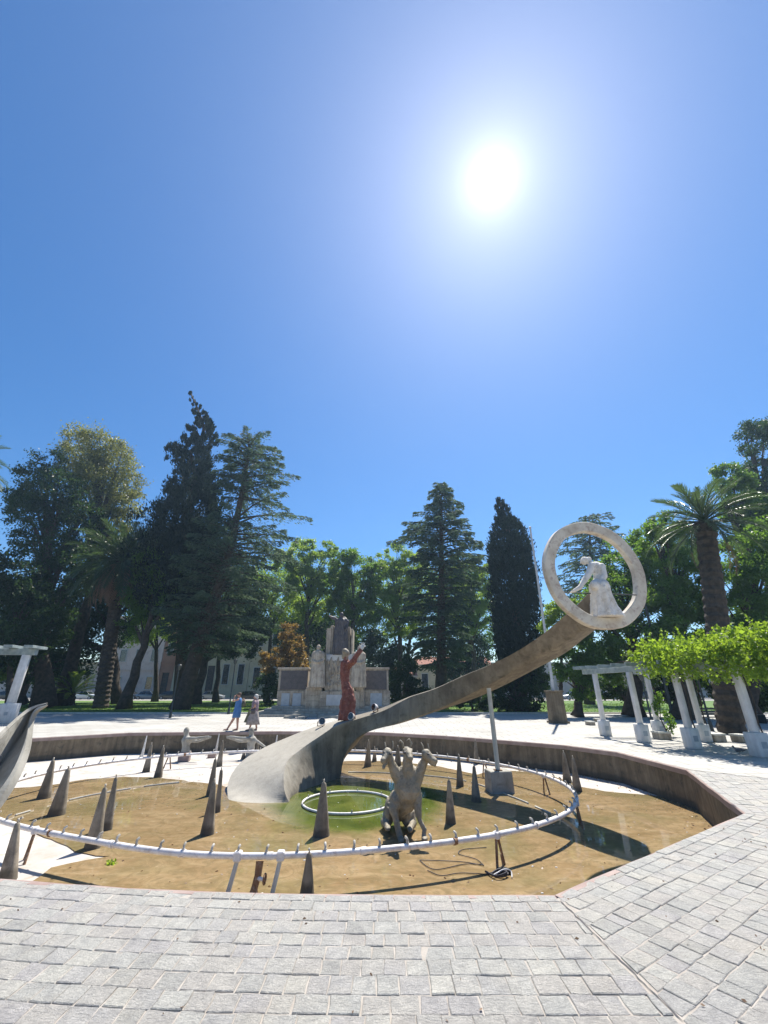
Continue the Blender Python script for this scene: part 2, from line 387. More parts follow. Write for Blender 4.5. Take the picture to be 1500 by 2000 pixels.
# ---- individual paving stones
def stone_mat(name, attr):
    m, nt, o = M_new(name); q = NT(nt); v = world_pos(q)
    r = q.n('ShaderNodeAttribute', attribute_name='tone').outputs['Fac'] if attr else q.n('ShaderNodeObjectInfo').outputs['Random']
    base = q.ramp(r, [(0, (.36, .35, .33)), (.22, (.42, .413, .39)), (.42, (.39, .372, .365)), (.6, (.44, .43, .40)), (.8, (.41, .385, .36)), (1, (.465, .45, .41))])
    f = q.ramp(q.noise(v, 7, 8, .7, .8), [(.3, (.74, .74, .75)), (.7, (1.14, 1.13, 1.1))]); c = q.mix(1, base, f, 'MULTIPLY')
    f2 = q.ramp(q.noise(v, 1.1, 5, .65, .5), [(.5, (0, 0, 0)), (.72, (.55, .55, .55))]); c = q.mix(f2, c, (.47, .43, .36))
    f3 = q.ramp(q.noise(v, 60, 4, .6), [(.3, (.82, .82, .82)), (.6, (1.08, 1.08, 1.08))]); c = q.mix(1, c, f3, 'MULTIPLY')
    mp = q.n('ShaderNodeMapping', {'Vector': v, 'Rotation': (0, 0, .7), 'Scale': (1, 2.2, 1)}).outputs[0]
    h = q.math('ADD', q.noise(mp, 22, 10, .72, 1.4), q.math('MULTIPLY', q.noise(v, 120, 4, .6), .25))
    b = q.n('ShaderNodeBump', {'Height': h, 'Strength': 1.0, 'Distance': .022})
    p = q.n('ShaderNodeBsdfPrincipled', {'Base Color': c, 'Roughness': .72, 'Specular IOR Level': .4, 'Normal': b.outputs[0]}); nt.links.new(p.outputs[0], o.inputs[0]); return m
MT['stone'] = stone_mat('granite_sett', False); MT['stone_far'] = stone_mat('granite_sett_far', True)
def clip(poly, a, n):
    """keep the side of the line through a where dot(p-a, n) > 0"""
    outp = []
    for i in range(len(poly)):
        p, r = poly[i], poly[(i+1) % len(poly)]; dp, dr = (p-a).dot(n), (r-a).dot(n)
        if dp > 0: outp.append(p)
        if (dp > 0) != (dr > 0): outp.append(p + (r-p)*(dp/(dp-dr)))
    return outp
stones = []
def add_rows(fun, s0, s1, t1, clips, row0=.13):
    t = 0.0; k = 0
    while t < t1:
        h = row0 if k == 0 else random.uniform(.165, .20)
        s = s0 + random.uniform(0, .2); rowsh = random.uniform(0, .028)
        while s < s1:
            w = random.uniform(.145, .215) * (1.35 if random.random() < .12 else 1) * (1.3 if k == 0 else 1)
            g = .002 + .0035*random.random(); j = lambda: random.uniform(-.0055, .0055)
            a, b, c_, d_ = s+g, s+w-g, t+g, t+h-g
            mid = lambda u: u
            uv = [(a+j(), c_+j()), ((a+b)/2, c_+j()), (b+j(), c_+j()), (b+j(), (c_+d_)/2), (b+j(), d_+j()), ((a+b)/2, d_+j()), (a+j(), d_+j()), (a+j(), (c_+d_)/2)]
            P = [fun(*x) for x in uv]
            for qi, (ca, cn) in enumerate(clips): P = clip(P, ca + (cn*rowsh if qi == 0 else cn*0), cn) if P else P
            if len(P) >= 3:
                cen = sum(P, Vector((0, 0)))/len(P)
                px, py = proj((cen.x, cen.y, 0))
                ar = abs(sum(P[i].x*P[(i+1) % len(P)].y - P[(i+1) % len(P)].x*P[i].y for i in range(len(P))))/2
                if -260 < px < 1760 and py < 2260 and ar > .003 and cen.y > 1.5: stones.append((cen, P, px, py, ar))
            s += w
        t += h; k += 1
CA = Vector((1.67, 5.15)); seam_d = Vector((.085, -1)).normalized(); seam_n = Vector((-seam_d.y, seam_d.x))*-1   # points left
if seam_n.x > 0: seam_n = -seam_n
def fA(s, t):   # s runs left from the corner
    x = 1.67 + s; y = 5.15 + .0225*min(x, 0)**2
    return Vector((x, y - t))
add_rows(fA, -7.2, 1.6, 3.0, [(CA + seam_n*.009, seam_n)])
CB = Vector((5.85, 8.02)); dB = (CB-CA).normalized(); nB = Vector((dB.y, -dB.x))
def fB(s, t): return CA + dB*s + nB*t
CCc = Vector((7.55, 11.91)); dC = (CCc-CB).normalized(); nC = Vector((dC.y, -dC.x))
mit = (nB+nC).normalized(); mitn = Vector((-mit.y, mit.x))      # across the mitre
if mitn.dot(dB) > 0: mitn = -mitn
add_rows(fB, -3.5, 9, 6.2, [(CA - seam_n*.010, -seam_n), (CB, mitn)])
def fC(s, t): return CB + dC*s + nC*t
jd = (Vector((20.5, -1.7))-CCc).normalized(); jn = Vector((jd.y, -jd.x))
add_rows(fC, -4, 9, 5.0, [(CB, -mitn), (CCc, jn)])
stones.sort(key=lambda r: r[4]*ppm(r[0].y, 0)**2 * (1 if -30 < r[2] < 1530 and r[3] < 2030 else .05) * (1/max(r[0].y, 1)), reverse=True)
pave = empty('near_paving', (0, 4, 0), kind='structure')
def stone_geo(P, cen, big):
    n = len(P); z = random.uniform(-.004, .004) - (.003 if random.random() < .05 else 0); tt = .035 if random.random() < .1 else .015; tx, ty = random.uniform(-tt, tt), random.uniform(-tt, tt)
    def hz(p): return z + (p.x-cen.x)*tx + (p.y-cen.y)*ty
    ins = .006
    bot = [(p.x, p.y, -.03) for p in P]; sh = [(p.x, p.y, hz(p)-.005) for p in P]
    top = []
    for p in P:
        d = (cen-p); L = d.length; r = p + d*(ins/max(L, ins*2)); top.append((r.x, r.y, hz(r)))
    fs = []
    for k in range(2):
        for i in range(n): j = (i+1) % n; fs.append((k*n+i, k*n+j, (k+1)*n+j, (k+1)*n+i))
    fs.append(tuple(2*n+i for i in range(n)))
    return bot+sh+top, fs
rest = MB(); tones = []
for k, (cen, P, px, py, ar) in enumerate(stones):
    A = sum(P[i].x*P[(i+1) % len(P)].y - P[(i+1) % len(P)].x*P[i].y for i in range(len(P)))
    if A < 0: P = P[::-1]
    vs, fs = stone_geo(P, cen, k < 300)
    if k < 300:
        mb = MB(); mb.add(vs, fs); me = mb.mesh('paving_stone', (cen.x, cen.y, 0)); me.materials.append(MT['stone'])
        link('paving_stone', me, pave, (cen.x, cen.y-4, 0))
    else:
        rest.add(vs, fs); tones += [random.random()]*len(vs)
ro = rest.build('paving_stones', MT['stone_far'], pave, fix=False); tag(ro, kind='stuff')
at = ro.data.attributes.new('tone', 'FLOAT', 'POINT'); at.data.foreach_set('value', tones)

def crack(pts, w0):
    m = MB(); vs = []; fs = []; n_ = len(pts)
    for i, p in enumerate(pts):
        d = (pts[min(i+1, n_-1)]-pts[max(i-1, 0)]).normalized(); s_ = Vector((-d.y, d.x)); w = w0*random.uniform(.3, 1.3)*(.2 if i in (0, n_-1) else 1); e = random.uniform(-.006, .006)
        for k, z in ((-1, .0065), (1, .0065)): q_ = p + s_*(w*k+e); vs.append((q_.x, q_.y, -.0015+z*0))
    for i in range(n_-1): fs.append((2*i, 2*i+1, 2*i+3, 2*i+2))
    # the crack is a dark dirt filled groove lying in the open joint
    m.add(vs, fs); return m.build('crack', MT['cable'], pave)
crack([CA + seam_d*(t*.05) for t in range(2, 34)], .007)
crack([fA(-t*.05, .134) for t in range(0, 24)], .005); crack([fB(t*.06, .134) for t in range(2, 30)], .004)
nl_ = 240; C_ = np.stack([rng.uniform(-4, 7, nl_), rng.uniform(2.6, 8, nl_), np.full(nl_, .006)], 1)
C_ = np.array([c for c in C_ if c[1] < 5.1 or (Vector((c[0], c[1]))-CA).dot(nB) > .05])
o = quads('leaf_litter', leafq(C_, rng.normal(0, 1, (len(C_), 3))*[1, 1, .1], .028, .55, .1), MT['frond_dead']); tag(o, 'dry leaf bits lying on the foreground paving', 'leaf litter', None, 'stuff')
# ---- the basin
basin = empty('fountain_basin', (-3, 13, FLOOR), label='large sunken many sided concrete fountain basin in the plaza', cat='fountain')
n = len(RIM)
for i in range(n):
    a, b = Vector(RIM[i]), Vector(RIM[(i+1) % n]); d = (b-a).normalized(); nn = Vector((d.y, -d.x))
    if nn.dot(a-RC) < 0: nn = -nn
    def P3(p, k, z): r = p + nn*k; return (r.x, r.y, z)
    mb = MB(); L = (b-a).length; ns = max(2, int(L/.5)); rows = 5
    vs = []; fs = []
    for u in range(ns+1):
        for w in range(rows+1):
            p = a + d*L*u/ns; zz = FLOOR-.05 + (-.13-FLOOR+.05)*w/rows
            off = .012*math.sin(u*2.3+w)+random.uniform(-.006, .006) if 0 < u < ns else 0
            vs.append(P3(p, off, zz))
    for u in range(ns):
        for w in range(rows): fs.append((u*(rows+1)+w, (u+1)*(rows+1)+w, (u+1)*(rows+1)+w+1, u*(rows+1)+w+1))
    m0 = len(vs); vs += [P3(a, .2, FLOOR-.05), P3(b, .2, FLOOR-.05), P3(b, .2, -.13), P3(a, .2, -.13)]; fs.append((m0, m0+1, m0+2, m0+3))
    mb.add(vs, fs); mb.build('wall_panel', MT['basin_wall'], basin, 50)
    # coping: reddish edge, 2 cm proud
    mb = MB(); pr = -.02; tz = -.004
    ring = lambda p: [P3(p, .06, -.13), P3(p, pr, -.13), P3(p, pr-.006, -.02), P3(p, pr+.01, tz), P3(p, .06, tz)]
    ext = d*.004
    rs = [ring(a+ext)]; kk = max(2, int(L/.35))
    for u in range(1, kk): 
        r = ring(a + d*L*u/kk); e = random.uniform(-.008, .008); rs.append([(x+nn.x*e, y+nn.y*e, z) for x, y, z in r])
    rs.append(ring(b-ext)); mb.loft(rs); mb.build('coping', MT['coping'], basin, 30)
# floor sheet
mb = MB(); NX, NY = 60, 50; vs = []; fs = []
from mathutils import noise as MN
for j in range(NY+1):
    for i in range(NX+1):
        x = -17 + 26*i/NX; y = 4 + 19*j/NY; vs.append((x, y, FLOOR + .004*MN.noise(Vector((x*.6, y*.6, 0)))))
for j in range(NY):
    for i in range(NX): a = j*(NX+1)+i; fs.append((a, a+1, a+NX+2, a+NX+1))
mb.add(vs, fs); o = mb.build('basin_floor', MT['floor_dry'], None, True, fix=False); tag(o, kind='structure')
# clip the floor sheet under the plaza: it stays hidden below the ground sheets (0.85 m lower)

# shallow brown water over sediment
m_w, nt, o_ = M_new('shallow_water_over_silt'); q = NT(nt); v = world_pos(q)
pc = G(705, 1566, FLOOR)
dv = q.n('ShaderNodeVectorMath', {0: v, 1: (pc.x, pc.y, FLOOR)}, operation='SUBTRACT').outputs[0]
dv = q.n('ShaderNodeVectorMath', {0: dv, 1: (1.0, .85, 0)}, operation='MULTIPLY').outputs[0]
dist = q.n('ShaderNodeVectorMath', {0: dv}, operation='LENGTH').outputs['Value']
dist = q.math('ADD', dist, q.math('MULTIPLY', q.math('SUBTRACT', q.noise(v, .9, 4, .6), .5), 1.3))
mp = q.n('ShaderNodeMapping', {'Vector': v, 'Rotation': (0, 0, .25), 'Scale': (.6, 1.6, 1)}).outputs[0]
br = q.ramp(q.noise(mp, 1.3, 8, .68, 1.2), [(.25, (.18, .118, .055)), (.5, (.29, .20, .105)), (.78, (.39, .29, .165))])
br = q.mix(q.ramp(q.noise(v, .55, 4, .6), [(.45, (0, 0, 0)), (.65, (.7, .7, .7))]), br, (.16, .14, .06))
br = q.mix(q.ramp(q.noise(mp, 4, 8, .78, 2.2), [(.54, (0, 0, 0)), (.72, (.6, .6, .6))]), br, (.42, .35, .24))
gr = q.ramp(q.noise(v, 1.6, 6, .65, .8), [(.3, (.05, .07, .012)), (.7, (.12, .14, .028))])
dk = q.ramp(dist, [(0.0, (1, 1, 1)), (.55, (1, 1, 1)), (1.0, (0, 0, 0))])
fac = q.n('ShaderNodeMapRange', {0: dist, 1: 1.85, 2: 2.5, 3: 1.0, 4: 0.0}).outputs[0]
br = q.mix(q.ramp(q.noise(v, 2.3, 7, .75, 2.5), [(.40, (.6, .6, .6)), (.54, (0, 0, 0))]), br, (.16, .12, .06))
c = q.mix(fac, br, gr)
dry = q.ramp(q.noise(v, .45, 5, .6, .5), [(.60, (1, 1, 1)), (.70, (.3, .3, .3))])
dry = q.math('MAXIMUM', dry, fac)
rip = q.math('ADD', q.noise(v, 7, 3, .5, .6), q.math('MULTIPLY', q.noise(v, 1.4, 2, .5), .8))
b2 = q.n('ShaderNodeBump', {'Height': rip, 'Strength': .05, 'Distance': .01})
b1 = q.n('ShaderNodeBump', {'Height': q.noise(v, 14, 6, .7), 'Strength': .25, 'Distance': .01})
p = q.n('ShaderNodeBsdfPrincipled', {'Base Color': c, 'Roughness': .9, 'Specular IOR Level': 0.0, 'Coat Weight': dry, 'Coat Roughness': .012, 'Coat IOR': 1.33, 'Normal': b1.outputs[0], 'Coat Normal': b2.outputs[0]})
nt.links.new(p.outputs[0], o_.inputs[0]); MT['water'] = m_w
def wobble(pts, step=.25, amp=.07, seed=0):
    r = []; m = len(pts)
    for i in range(m):
        a, b = pts[i], pts[(i+1) % m]; L = (b-a).length; k = max(1, int(L/step))
        nn = Vector((-(b-a).y, (b-a).x, 0)).normalized()
        for u in range(k):
            p = a+(b-a)*u/k; e = MN.noise(p*1.1)*amp*1.6 + MN.noise(p*4.3)*amp*.7
            r.append(p + nn*e)
    return r
WZ = FLOOR + .012
wl_px = [(1330, 1757), (1230, 1757), (900, 1790), (560, 1790), (250, 1765), (60, 1725), (100, 1696), (215, 1672), (150, 1663), (75, 1632), (20, 1604), (-40, 1585), (-90, 1562), (-20, 1548),
         (20, 1540), (100, 1533), (170, 1522), (240, 1517), (300, 1519), (360, 1524), (420, 1530), (445, 1538), (520, 1530), (640, 1500), (672, 1487), (760, 1485), (860, 1497), (930, 1512), (965, 1503),
         (1040, 1508), (1100, 1523), (1135, 1537), (1200, 1547), (1290, 1556), (1400, 1570), (1480, 1640)]
pts = [G(x, y, WZ) for x, y in wl_px]
def inside_pull(p):        # keep inside the basin walls
    return p
poly = wobble([Vector(p) for p in pts], .22, .09)
bm = bmesh.new(); vs = [bm.verts.new(p) for p in poly]; f = bm.faces.new(vs); bmesh.ops.triangulate(bm, faces=[f]); 
me = bpy.data.meshes.new('shallow_water'); bm.to_mesh(me); bm.free(); me.materials.append(MT['water'])
if me.polygons[0].normal.z < 0: me.flip_normals()
o = link('shallow_water', me); tag(o, kind='structure')

# ---- lawn, paths, road
def sheet(name, poly, z, mat, kind='structure', thick=0):
    mb = MB(); mb.add([(x, y, z) for x, y in poly], [tuple(range(len(poly)))]); o = mb.build(name, mat)
    if o.data.polygons[0].normal.z < 0: o.data.flip_normals()
    return tag(o, kind=kind)
sheet('lawn_left', [(-90, 37), (-6.5, 37), (-7.5, 74), (-90, 74)], .03, MT['lawn'])
sheet('lawn_right', [(2.5, 37.2), (60, 37.2), (70, 74), (2.5, 74)], .03, MT['lawn'])
sheet('lawn_middle', [(-6.4, 44), (2.4, 44), (2.4, 74), (-7.4, 74)], .026, MT['lawn'])
sheet('road', [(-200, 79), (200, 79), (200, 90), (-200, 90)], -.012, MT['asphalt'])
mb = MB(); mb.box((0, 76.5, .0), (400, 4.6, .14)); tag(mb.build('far_sidewalk', MT['floor_dry']), kind='structure')
mb = MB(); mb.box((0, 92.5, .0), (400, 5, .14)); tag(mb.build('house_sidewalk', MT['floor_dry']), kind='structure')
mb = MB()
for (x0, x1) in ((-90, -6.5), (2.5, 60)): mb.box(((x0+x1)/2, 36.86, .03), (x1-x0, .26, .13), bev=.015)
tag(mb.build('lawn_kerb', MT['pale_post']), kind='structure')
sheet('road_line', [(-200, 84.4), (200, 84.4), (200, 84.52), (-200, 84.52)], -.008, MT['old_stone_pale'])
# grass blades
def grass(name, x0, x1, y0, y1, n):
    C = np.stack([rng.uniform(x0, x1, n), rng.uniform(y0, y1, n)**1.0, np.full(n, .05)], 1)
    V = leafq(C, np.tile([0, 0, 1.], (n, 1)), .14, .28, .5); o = quads(name, V, MT['grass']); tag(o, kind='stuff'); return o
o = grass('grass', -42, -6.6, 37.1, 62, 26000); tag(o, 'sunlit short grass of the park lawn', 'grass')
o = grass('grass', 2.7, 34, 37.3, 60, 16000); tag(o, 'grass of the right hand lawn, mostly in tree shade', 'grass')
# ================================================================ fountain pieces
def V3(*a): return Vector(a)
def catmull(P, n):
    """P: list of np arrays; n samples per span"""
    P = [np.array(p, float) for p in P]; P = [2*P[0]-P[1]]+P+[2*P[-1]-P[-2]]; r = []
    for i in range(1, len(P)-2):
        for k in range(n):
            t = k/n; a, b, c, d = P[i-1:i+3]
            r.append(.5*((2*b)+(-a+c)*t+(2*a-5*b+4*c-d)*t*t+(-a+3*b-3*c+d)*t**3))
    r.append(P[-2]); return r
F_ = FLOOR
# sections of the rising arm: A back top, B front top, C front bottom, D back bottom
def fl(x, y, z=F_-.03): return G(x, y, z)
sec = []
def S(A, B, C, Dd): sec.append([np.array(v) for v in (A, B, C, Dd)])
a0 = fl(450, 1580); b0 = fl(567, 1571)
S(a0, b0, b0+V3(.02, .05, -.06), a0+V3(.02, .05, -.06))
S(D(441, 1548, 13.5), D(556, 1545, 12.75), fl(568, 1566), fl(449, 1556))
S(D(446, 1519, 14.4), D(554, 1512, 13.2), fl(575, 1558), fl(470, 1545))
S(D(470, 1487, 15.3), D(562, 1483, 13.9), fl(590, 1550), fl(500, 1532))
S(D(512, 1461, 16.1), D(586, 1462, 14.5), fl(612, 1541), fl(545, 1520))
S(D(560, 1440, 16.7), D(620, 1438, 15.0), fl(638, 1532), fl(590, 1510))
S(D(610, 1421, 16.9), D(658, 1414, 15.4), fl(664, 1523), fl(640, 1503))
S(D(668, 1404, 16.8), D(703, 1401, 15.55), D(673, 1476, 15.6), D(690, 1462, 16.8))
S(D(738, 1385, 16.4), D(752, 1386, 15.4), D(710, 1434, 15.5), D(722, 1428, 16.5))
S(D(800, 1360.5, 15.9), D(800, 1361, 15.0), D(775, 1413, 15.1), D(783, 1413, 15.9))
S(D(850, 1345, 15.4), D(850, 1344, 14.5), D(850, 1387, 14.6), D(857, 1389, 15.3))
S(D(905, 1322, 14.8), D(903, 1320, 13.9), D(915, 1357, 14.0), D(921, 1368, 14.75))
S(D(960, 1300, 14.1), D(958, 1297, 13.25), D(975, 1326, 13.35), D(983, 1341, 14.1))
S(D(1012, 1276, 13.4), D(1008, 1272, 12.6), D(1035, 1292, 12.7), D(1046, 1308, 13.45))
S(D(1062, 1245, 12.7), D(1058, 1239, 12.0), D(1090, 1260, 12.05), D(1104, 1277, 12.8))
S(D(1100, 1212, 12.1), D(1097, 1206, 11.5), D(1135, 1232, 11.55), D(1147, 1244, 12.1))
S(D(1132, 1184, 11.7), D(1129, 1178, 11.2), D(1156, 1222, 11.25), D(1165, 1230, 11.7))
S(D(1157, 1156, 11.4), D(1155, 1151, 11.1), D(1160, 1216, 11.15), D(1165, 1221, 11.4))
R = catmull([np.stack(s_) for s_ in sec], 7)
rings = []
for i, r in enumerate(R):
    A, B, C, Dd = [Vector(v) for v in r]; ring = []
    for a, b, k in ((A, B, 5), (B, C, 6), (C, Dd, 5), (Dd, A, 4)):
        for u in range(k):
            t = u/k; t = (.03 + t*.94) if u == 0 else t
            p = a.lerp(b, t); ring.append(p)
            if u == 0: pass
    rings.append(ring)
mb = MB().loft(rings)
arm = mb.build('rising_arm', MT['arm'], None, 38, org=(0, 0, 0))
for v in arm.data.vertices:
    w = MN.noise(v.co*1.3)*.018 + MN.noise(v.co*4)*.007; v.co += Vector((w*.3, w, w*.4))
tag(arm, 'long curved concrete arm sweeping up out of the pool towards the stone ring', 'sculpture')
# post under the arm
ptop = D(955, 1352, 13.75); pb = G(969, 1548, F_); pb.y = 13.75; pb.x = ptop.x + .05
prop = empty('prop_post', (pb.x, 13.75, F_), label='thin pale post on a concrete block holding up the curved arm', cat='post')
mb = MB(); mb.tube([(pb.x, 13.75, F_+.55), (ptop.x+.01, 13.78, ptop.z+.12)], .068, 12); mb.build('post', MT['pale_post'], prop, 40)
mb = MB(); mb.box((pb.x+.02, 13.85, F_+.26), (.66, .6, .56), .12, bev=.02, taper=.95); mb.build('base_block', MT['concrete'], prop)
mb = MB(); mb.box((pb.x, 13.75, F_+.557), (.2, .2, .02), .12); mb.build('foot_plate', MT['rust'], prop)

# stone ring
RC3 = D(1161.3, 1120.5, 10.85); az = .165; RR = 1.475; RW = .295
n3 = V3(math.sin(az), -math.cos(az), 0); u3 = V3(math.cos(az), math.sin(az), 0); v3 = V3(0, 0, 1)
mb = MB(); rings = []; N = 96
prof = [(0, -.075), (.025, -.095), (RW-.025, -.095), (RW, -.075), (RW, .075), (RW-.025, .095), (.025, .095), (0, .075)]
for i in range(N):
    a = 2*math.pi*i/N; d = u3*math.cos(a)+v3*math.sin(a); e = .006*math.sin(9*a)
    rings.append([RC3 + d*(RR-k+e) - n3*w for k, w in prof])
mb.loft(rings, closed=True); ringo = empty('stone_ring', (RC3.x, RC3.y, RC3.z-RR), label='large upright pale stone ring at the tip of the curved arm', cat='sculpture')
mb.build('ring', MT['marble'], ringo, 30)
ra, rb = D(1092, 1157, 10.85), D(1243, 1162, 10.85)
mb = MB(); mb.tube([ra, rb], .016, 8); mb.build('cross_rod', MT['lamp_metal'], ringo)

# seated woman in the ring
def P(x, y, d=10.85): return D(x, y, d)
wm_ = MB(); k_ = 1/ppm(10.85, 4.6)
def el(mbx, x, y, rx, ry, rz, d=10.85, rot=0, k=None):
    k = k or k_; mbx.ball(D(x, y, d), (rx*k, ry*k, rz*k), 14, 10, Matrix.Rotation(rot, 4, 'Y')); return mbx
el(wm_, 1143, 1094.5, 6.2, 7.2, 8.0, rot=-.75); el(wm_, 1139.5, 1097, 4.6, 5.2, 6.6, rot=-.6); el(wm_, 1150, 1091.5, 5.2, 5.8, 4.6)
wm_.ball(P(1134.2, 1099.5), (.02, .02, .03), 8, 6)
wm_.limb([P(1149, 1096), P(1160, 1105)], [.062, .085])
el(wm_, 1165, 1104, 9.5, 7.5, 7.5, rot=.15); el(wm_, 1166, 1116, 8.6, 8, 13, rot=.12); el(wm_, 1169, 1131, 9.5, 9, 10)
wm_.limb([P(1157, 1105, 10.75), P(1147, 1125, 10.7), P(1133, 1147, 10.65)], [.10, .082, .055])
wm_.limb([P(1133, 1147, 10.65), P(1122, 1153.5, 10.62)], [.055, .042]); 
for i in range(4): wm_.limb([P(1124, 1152+i*1.1, 10.62), P(1116-i, 1154.5+i*1.3, 10.62+.02*i)], [.02, .014], 6)
wm_.limb([P(1175, 1107, 10.75), P(1180, 1125, 10.68), P(1172, 1140, 10.6)], [.10, .085, .06])
el(wm_, 1161, 1142, 8, 9, 7, 10.7); el(wm_, 1177, 1141, 8.5, 9, 7, 10.72)
wm_.limb([P(1168, 1140, 10.85), P(1162, 1143, 10.58)], [.16, .13]); wm_.limb([P(1174, 1140, 10.85), P(1179, 1142, 10.58)], [.16, .13])
# skirt
rg = []
for (yy, xl, xr, dd, ry) in ((1139, 1153, 1186, 10.75, .22), (1150, 1155, 1188, 10.72, .26), (1165, 1157, 1193, 10.75, .28), (1180, 1157, 1200, 10.8, .31), (1195, 1157, 1209, 10.82, .34), (1206, 1157, 1216, 10.84, .38)):
    a_, b_ = P(xl, yy, dd), P(xr, yy, dd); cc = (a_+b_)/2; rx = (b_-a_).length/2
    rg.append([cc + V3(rx*(1+.13*math.sin(9*t+yy*.03))*math.cos(t), ry*(1+.13*math.sin(9*t+yy*.03))*math.sin(t), 0) for t in [2*math.pi*i/40 for i in range(40)]])
wm_.loft(rg)
wroot = empty('seated_woman_statue', (P(1185, 1206).x, 10.85, P(1185, 1206).z), label='pale stone woman in a long skirt sitting inside the big ring, head bowed', cat='statue')
fuse(wm_, 'figure', MT['white_stone'], wroot, .018, 1, noise=.014, nscale=8)

# standing red woman on the arm
d_ = 15.9; kk = 1/ppm(d_, .9)
def Q(x, y, d=d_): return D(x, y, d)
rm = MB(); rg = []
for (y, xl, xr) in ((1407, 660.5, 694), (1398, 661, 694), (1385, 663, 694), (1372, 665, 694.3), (1360, 667, 693), (1350, 668, 690), (1340, 667, 685), (1330, 665, 681), (1320, 664.5, 681), (1310, 664.5, 683), (1301, 664.5, 684), (1293, 666, 683), (1288, 672, 680)):
    a_, b_ = Q(xl, y), Q(xr, y); cc = (a_+b_)/2; rx = (b_-a_).length/2; ry = rx*.72
    rg.append([cc + V3(rx*(1+.08*math.sin(8*t+y*.07))*math.cos(t), ry*(1+.08*math.sin(8*t+y*.07))*math.sin(t), 0) for t in [2*math.pi*i/36 for i in range(36)]])
rm.loft(rg)
rm.limb([Q(676, 1288), Q(676.5, 1280)], [.075, .07])
rm.limb([Q(681, 1299), Q(690, 1292, 15.7), Q(699, 1276, 15.6), Q(705, 1269, 15.6)], [.13, .115, .085, .06])
rroot = empty('standing_woman_statue', (Q(677, 1407).x, d_, Q(677, 1407).z), label='dark red clay figure of a woman standing on the arm, one arm raised', cat='statue')
fuse(rm, 'robed_body', MT['red_stone'], rroot, .024, 1, noise=.035, nscale=6)
hm = MB(); hm.ball(Q(677, 1276), (5.6*kk, 6*kk, 8*kk), 14, 10, Matrix.Rotation(.15, 4, 'Y')); hm.ball(Q(674, 1272), (6.6*kk, 6.6*kk, 6*kk), 14, 10)
hm.ball(Q(671.5, 1281, 16.0), (5*kk, 4*kk, 7*kk), 12, 8); hm.ball(Q(682.2, 1277, 15.75), (.03, .035, .045), 8, 6); hm.limb([Q(676.5, 1282), Q(676.5, 1287)], [.07, .075])
fuse(hm, 'head', MT['beast'], rroot, .02, 2, noise=.012, nscale=9)
hh = MB(); h0 = Q(706, 1268, 15.6); h1 = Q(708, 1264, 15.6); hh.limb([h0, h1], [.06, .065])
for i, (x, y) in enumerate(((702.5, 1259.5), (705.5, 1256), (709, 1254.5), (712, 1256))): hh.limb([h1 + V3((i-1.5)*.03, 0, .02), Q(x, y, 15.58)], [.026, .016], 6)
hh.limb([h1, Q(714, 1262, 15.55)], [.03, .02], 6)
fuse(hh, 'hand', MT['white_stone'], rroot, .013, 1)

# floodlights lying on the arm
def flood(x, y, d, rz, lab):
    p = D(x, y, d); r = empty('floodlight', p, rz, lab, 'floodlight', 'floodlights on the curved arm')
    m = MB(); m.tube([(0, .05, .12), (0, -.02, .13), (0, -.13, .15)], [.05, .10, .125], 14); m.build('housing', MT['white_metal'], r, 40, org=(0, 0, 0))
    m = MB(); m.tube([(0, -.131, .15), (0, -.137, .151)], .105, 14); m.build('lens', MT['glass_dark'], r, org=(0, 0, 0))
    m = MB(); m.box((-.12, -.03, .06), (.015, .04, .14)); m.box((.12, -.03, .06), (.015, .04, .14)); m.box((0, -.03, -.01), (.26, .05, .02)); m.build('bracket', MT['rust'], r, org=(0, 0, 0))
flood(626, 1417, 16.2, .5, 'round floodlight left of the red statue on the arm'); flood(689, 1408, 15.75, -.6, 'floodlight at the right foot of the red statue on the arm'); flood(735, 1390, 15.8, -.9, 'small floodlight farthest right on the arm, up the slope')

# three headed beast
bo = G(803, 1637, F_); bo.y = 10.0; bo.x = .54; S_ = 1/ppm(10.0, -.2)
be = empty('three_headed_animal_statue', bo, label='three headed concrete llama like animal standing in the front of the pool', cat='statue')
def B(x, y, dy=0.0):      # photo plane at y=10 -> local
    p = D(x, y, 10.0+dy); return p - bo
bm_ = MB()
bm_.limb([B(797, 1522, .05), B(796, 1540, .0), B(793, 1560, .06), B(783, 1580, .16)], [.27, .285, .245, .15], 14)
bm_.ball(B(797, 1514, 0), (.27, .20, .20), 14, 10)
bm_.ball(B(779, 1572, .5), (.26, .40, .28), 14, 10); bm_.ball(B(760, 1584, .5), (.10, .30, .26), 12, 8); bm_.ball(B(793, 1588, .5), (.11, .28, .24), 12, 8)
# front legs
bm_.limb([B(776, 1562, -.02), B(769, 1582, -.10), B(773, 1602, -.14), B(778, 1621, -.16), B(782, 1636, -.2)], [.16, .095, .062, .056, .05], 12)
bm_.limb([B(811, 1553, -.02), B(816, 1578, -.10), B(819, 1600, -.14), B(829, 1620, -.18), B(827, 1637, -.22)], [.15, .085, .052, .044, .04], 12)
for x, y in ((784, 1640), (829, 1638)): bm_.ball(B(x, y, -.27), (.06, .10, .045), 10, 6)
bm_.limb([B(762, 1588, .5), B(752, 1606, .4), B(757, 1614, .1)], [.15, .09, .06], 10); bm_.ball(B(757, 1616, 0), (.07, .14, .05), 10, 6)
bm_.limb([B(800, 1592, .5), B(806, 1608, .4), B(801, 1618, .1)], [.14, .08, .06], 10); bm_.ball(B(801, 1620, 0), (.06, .13, .05), 10, 6)
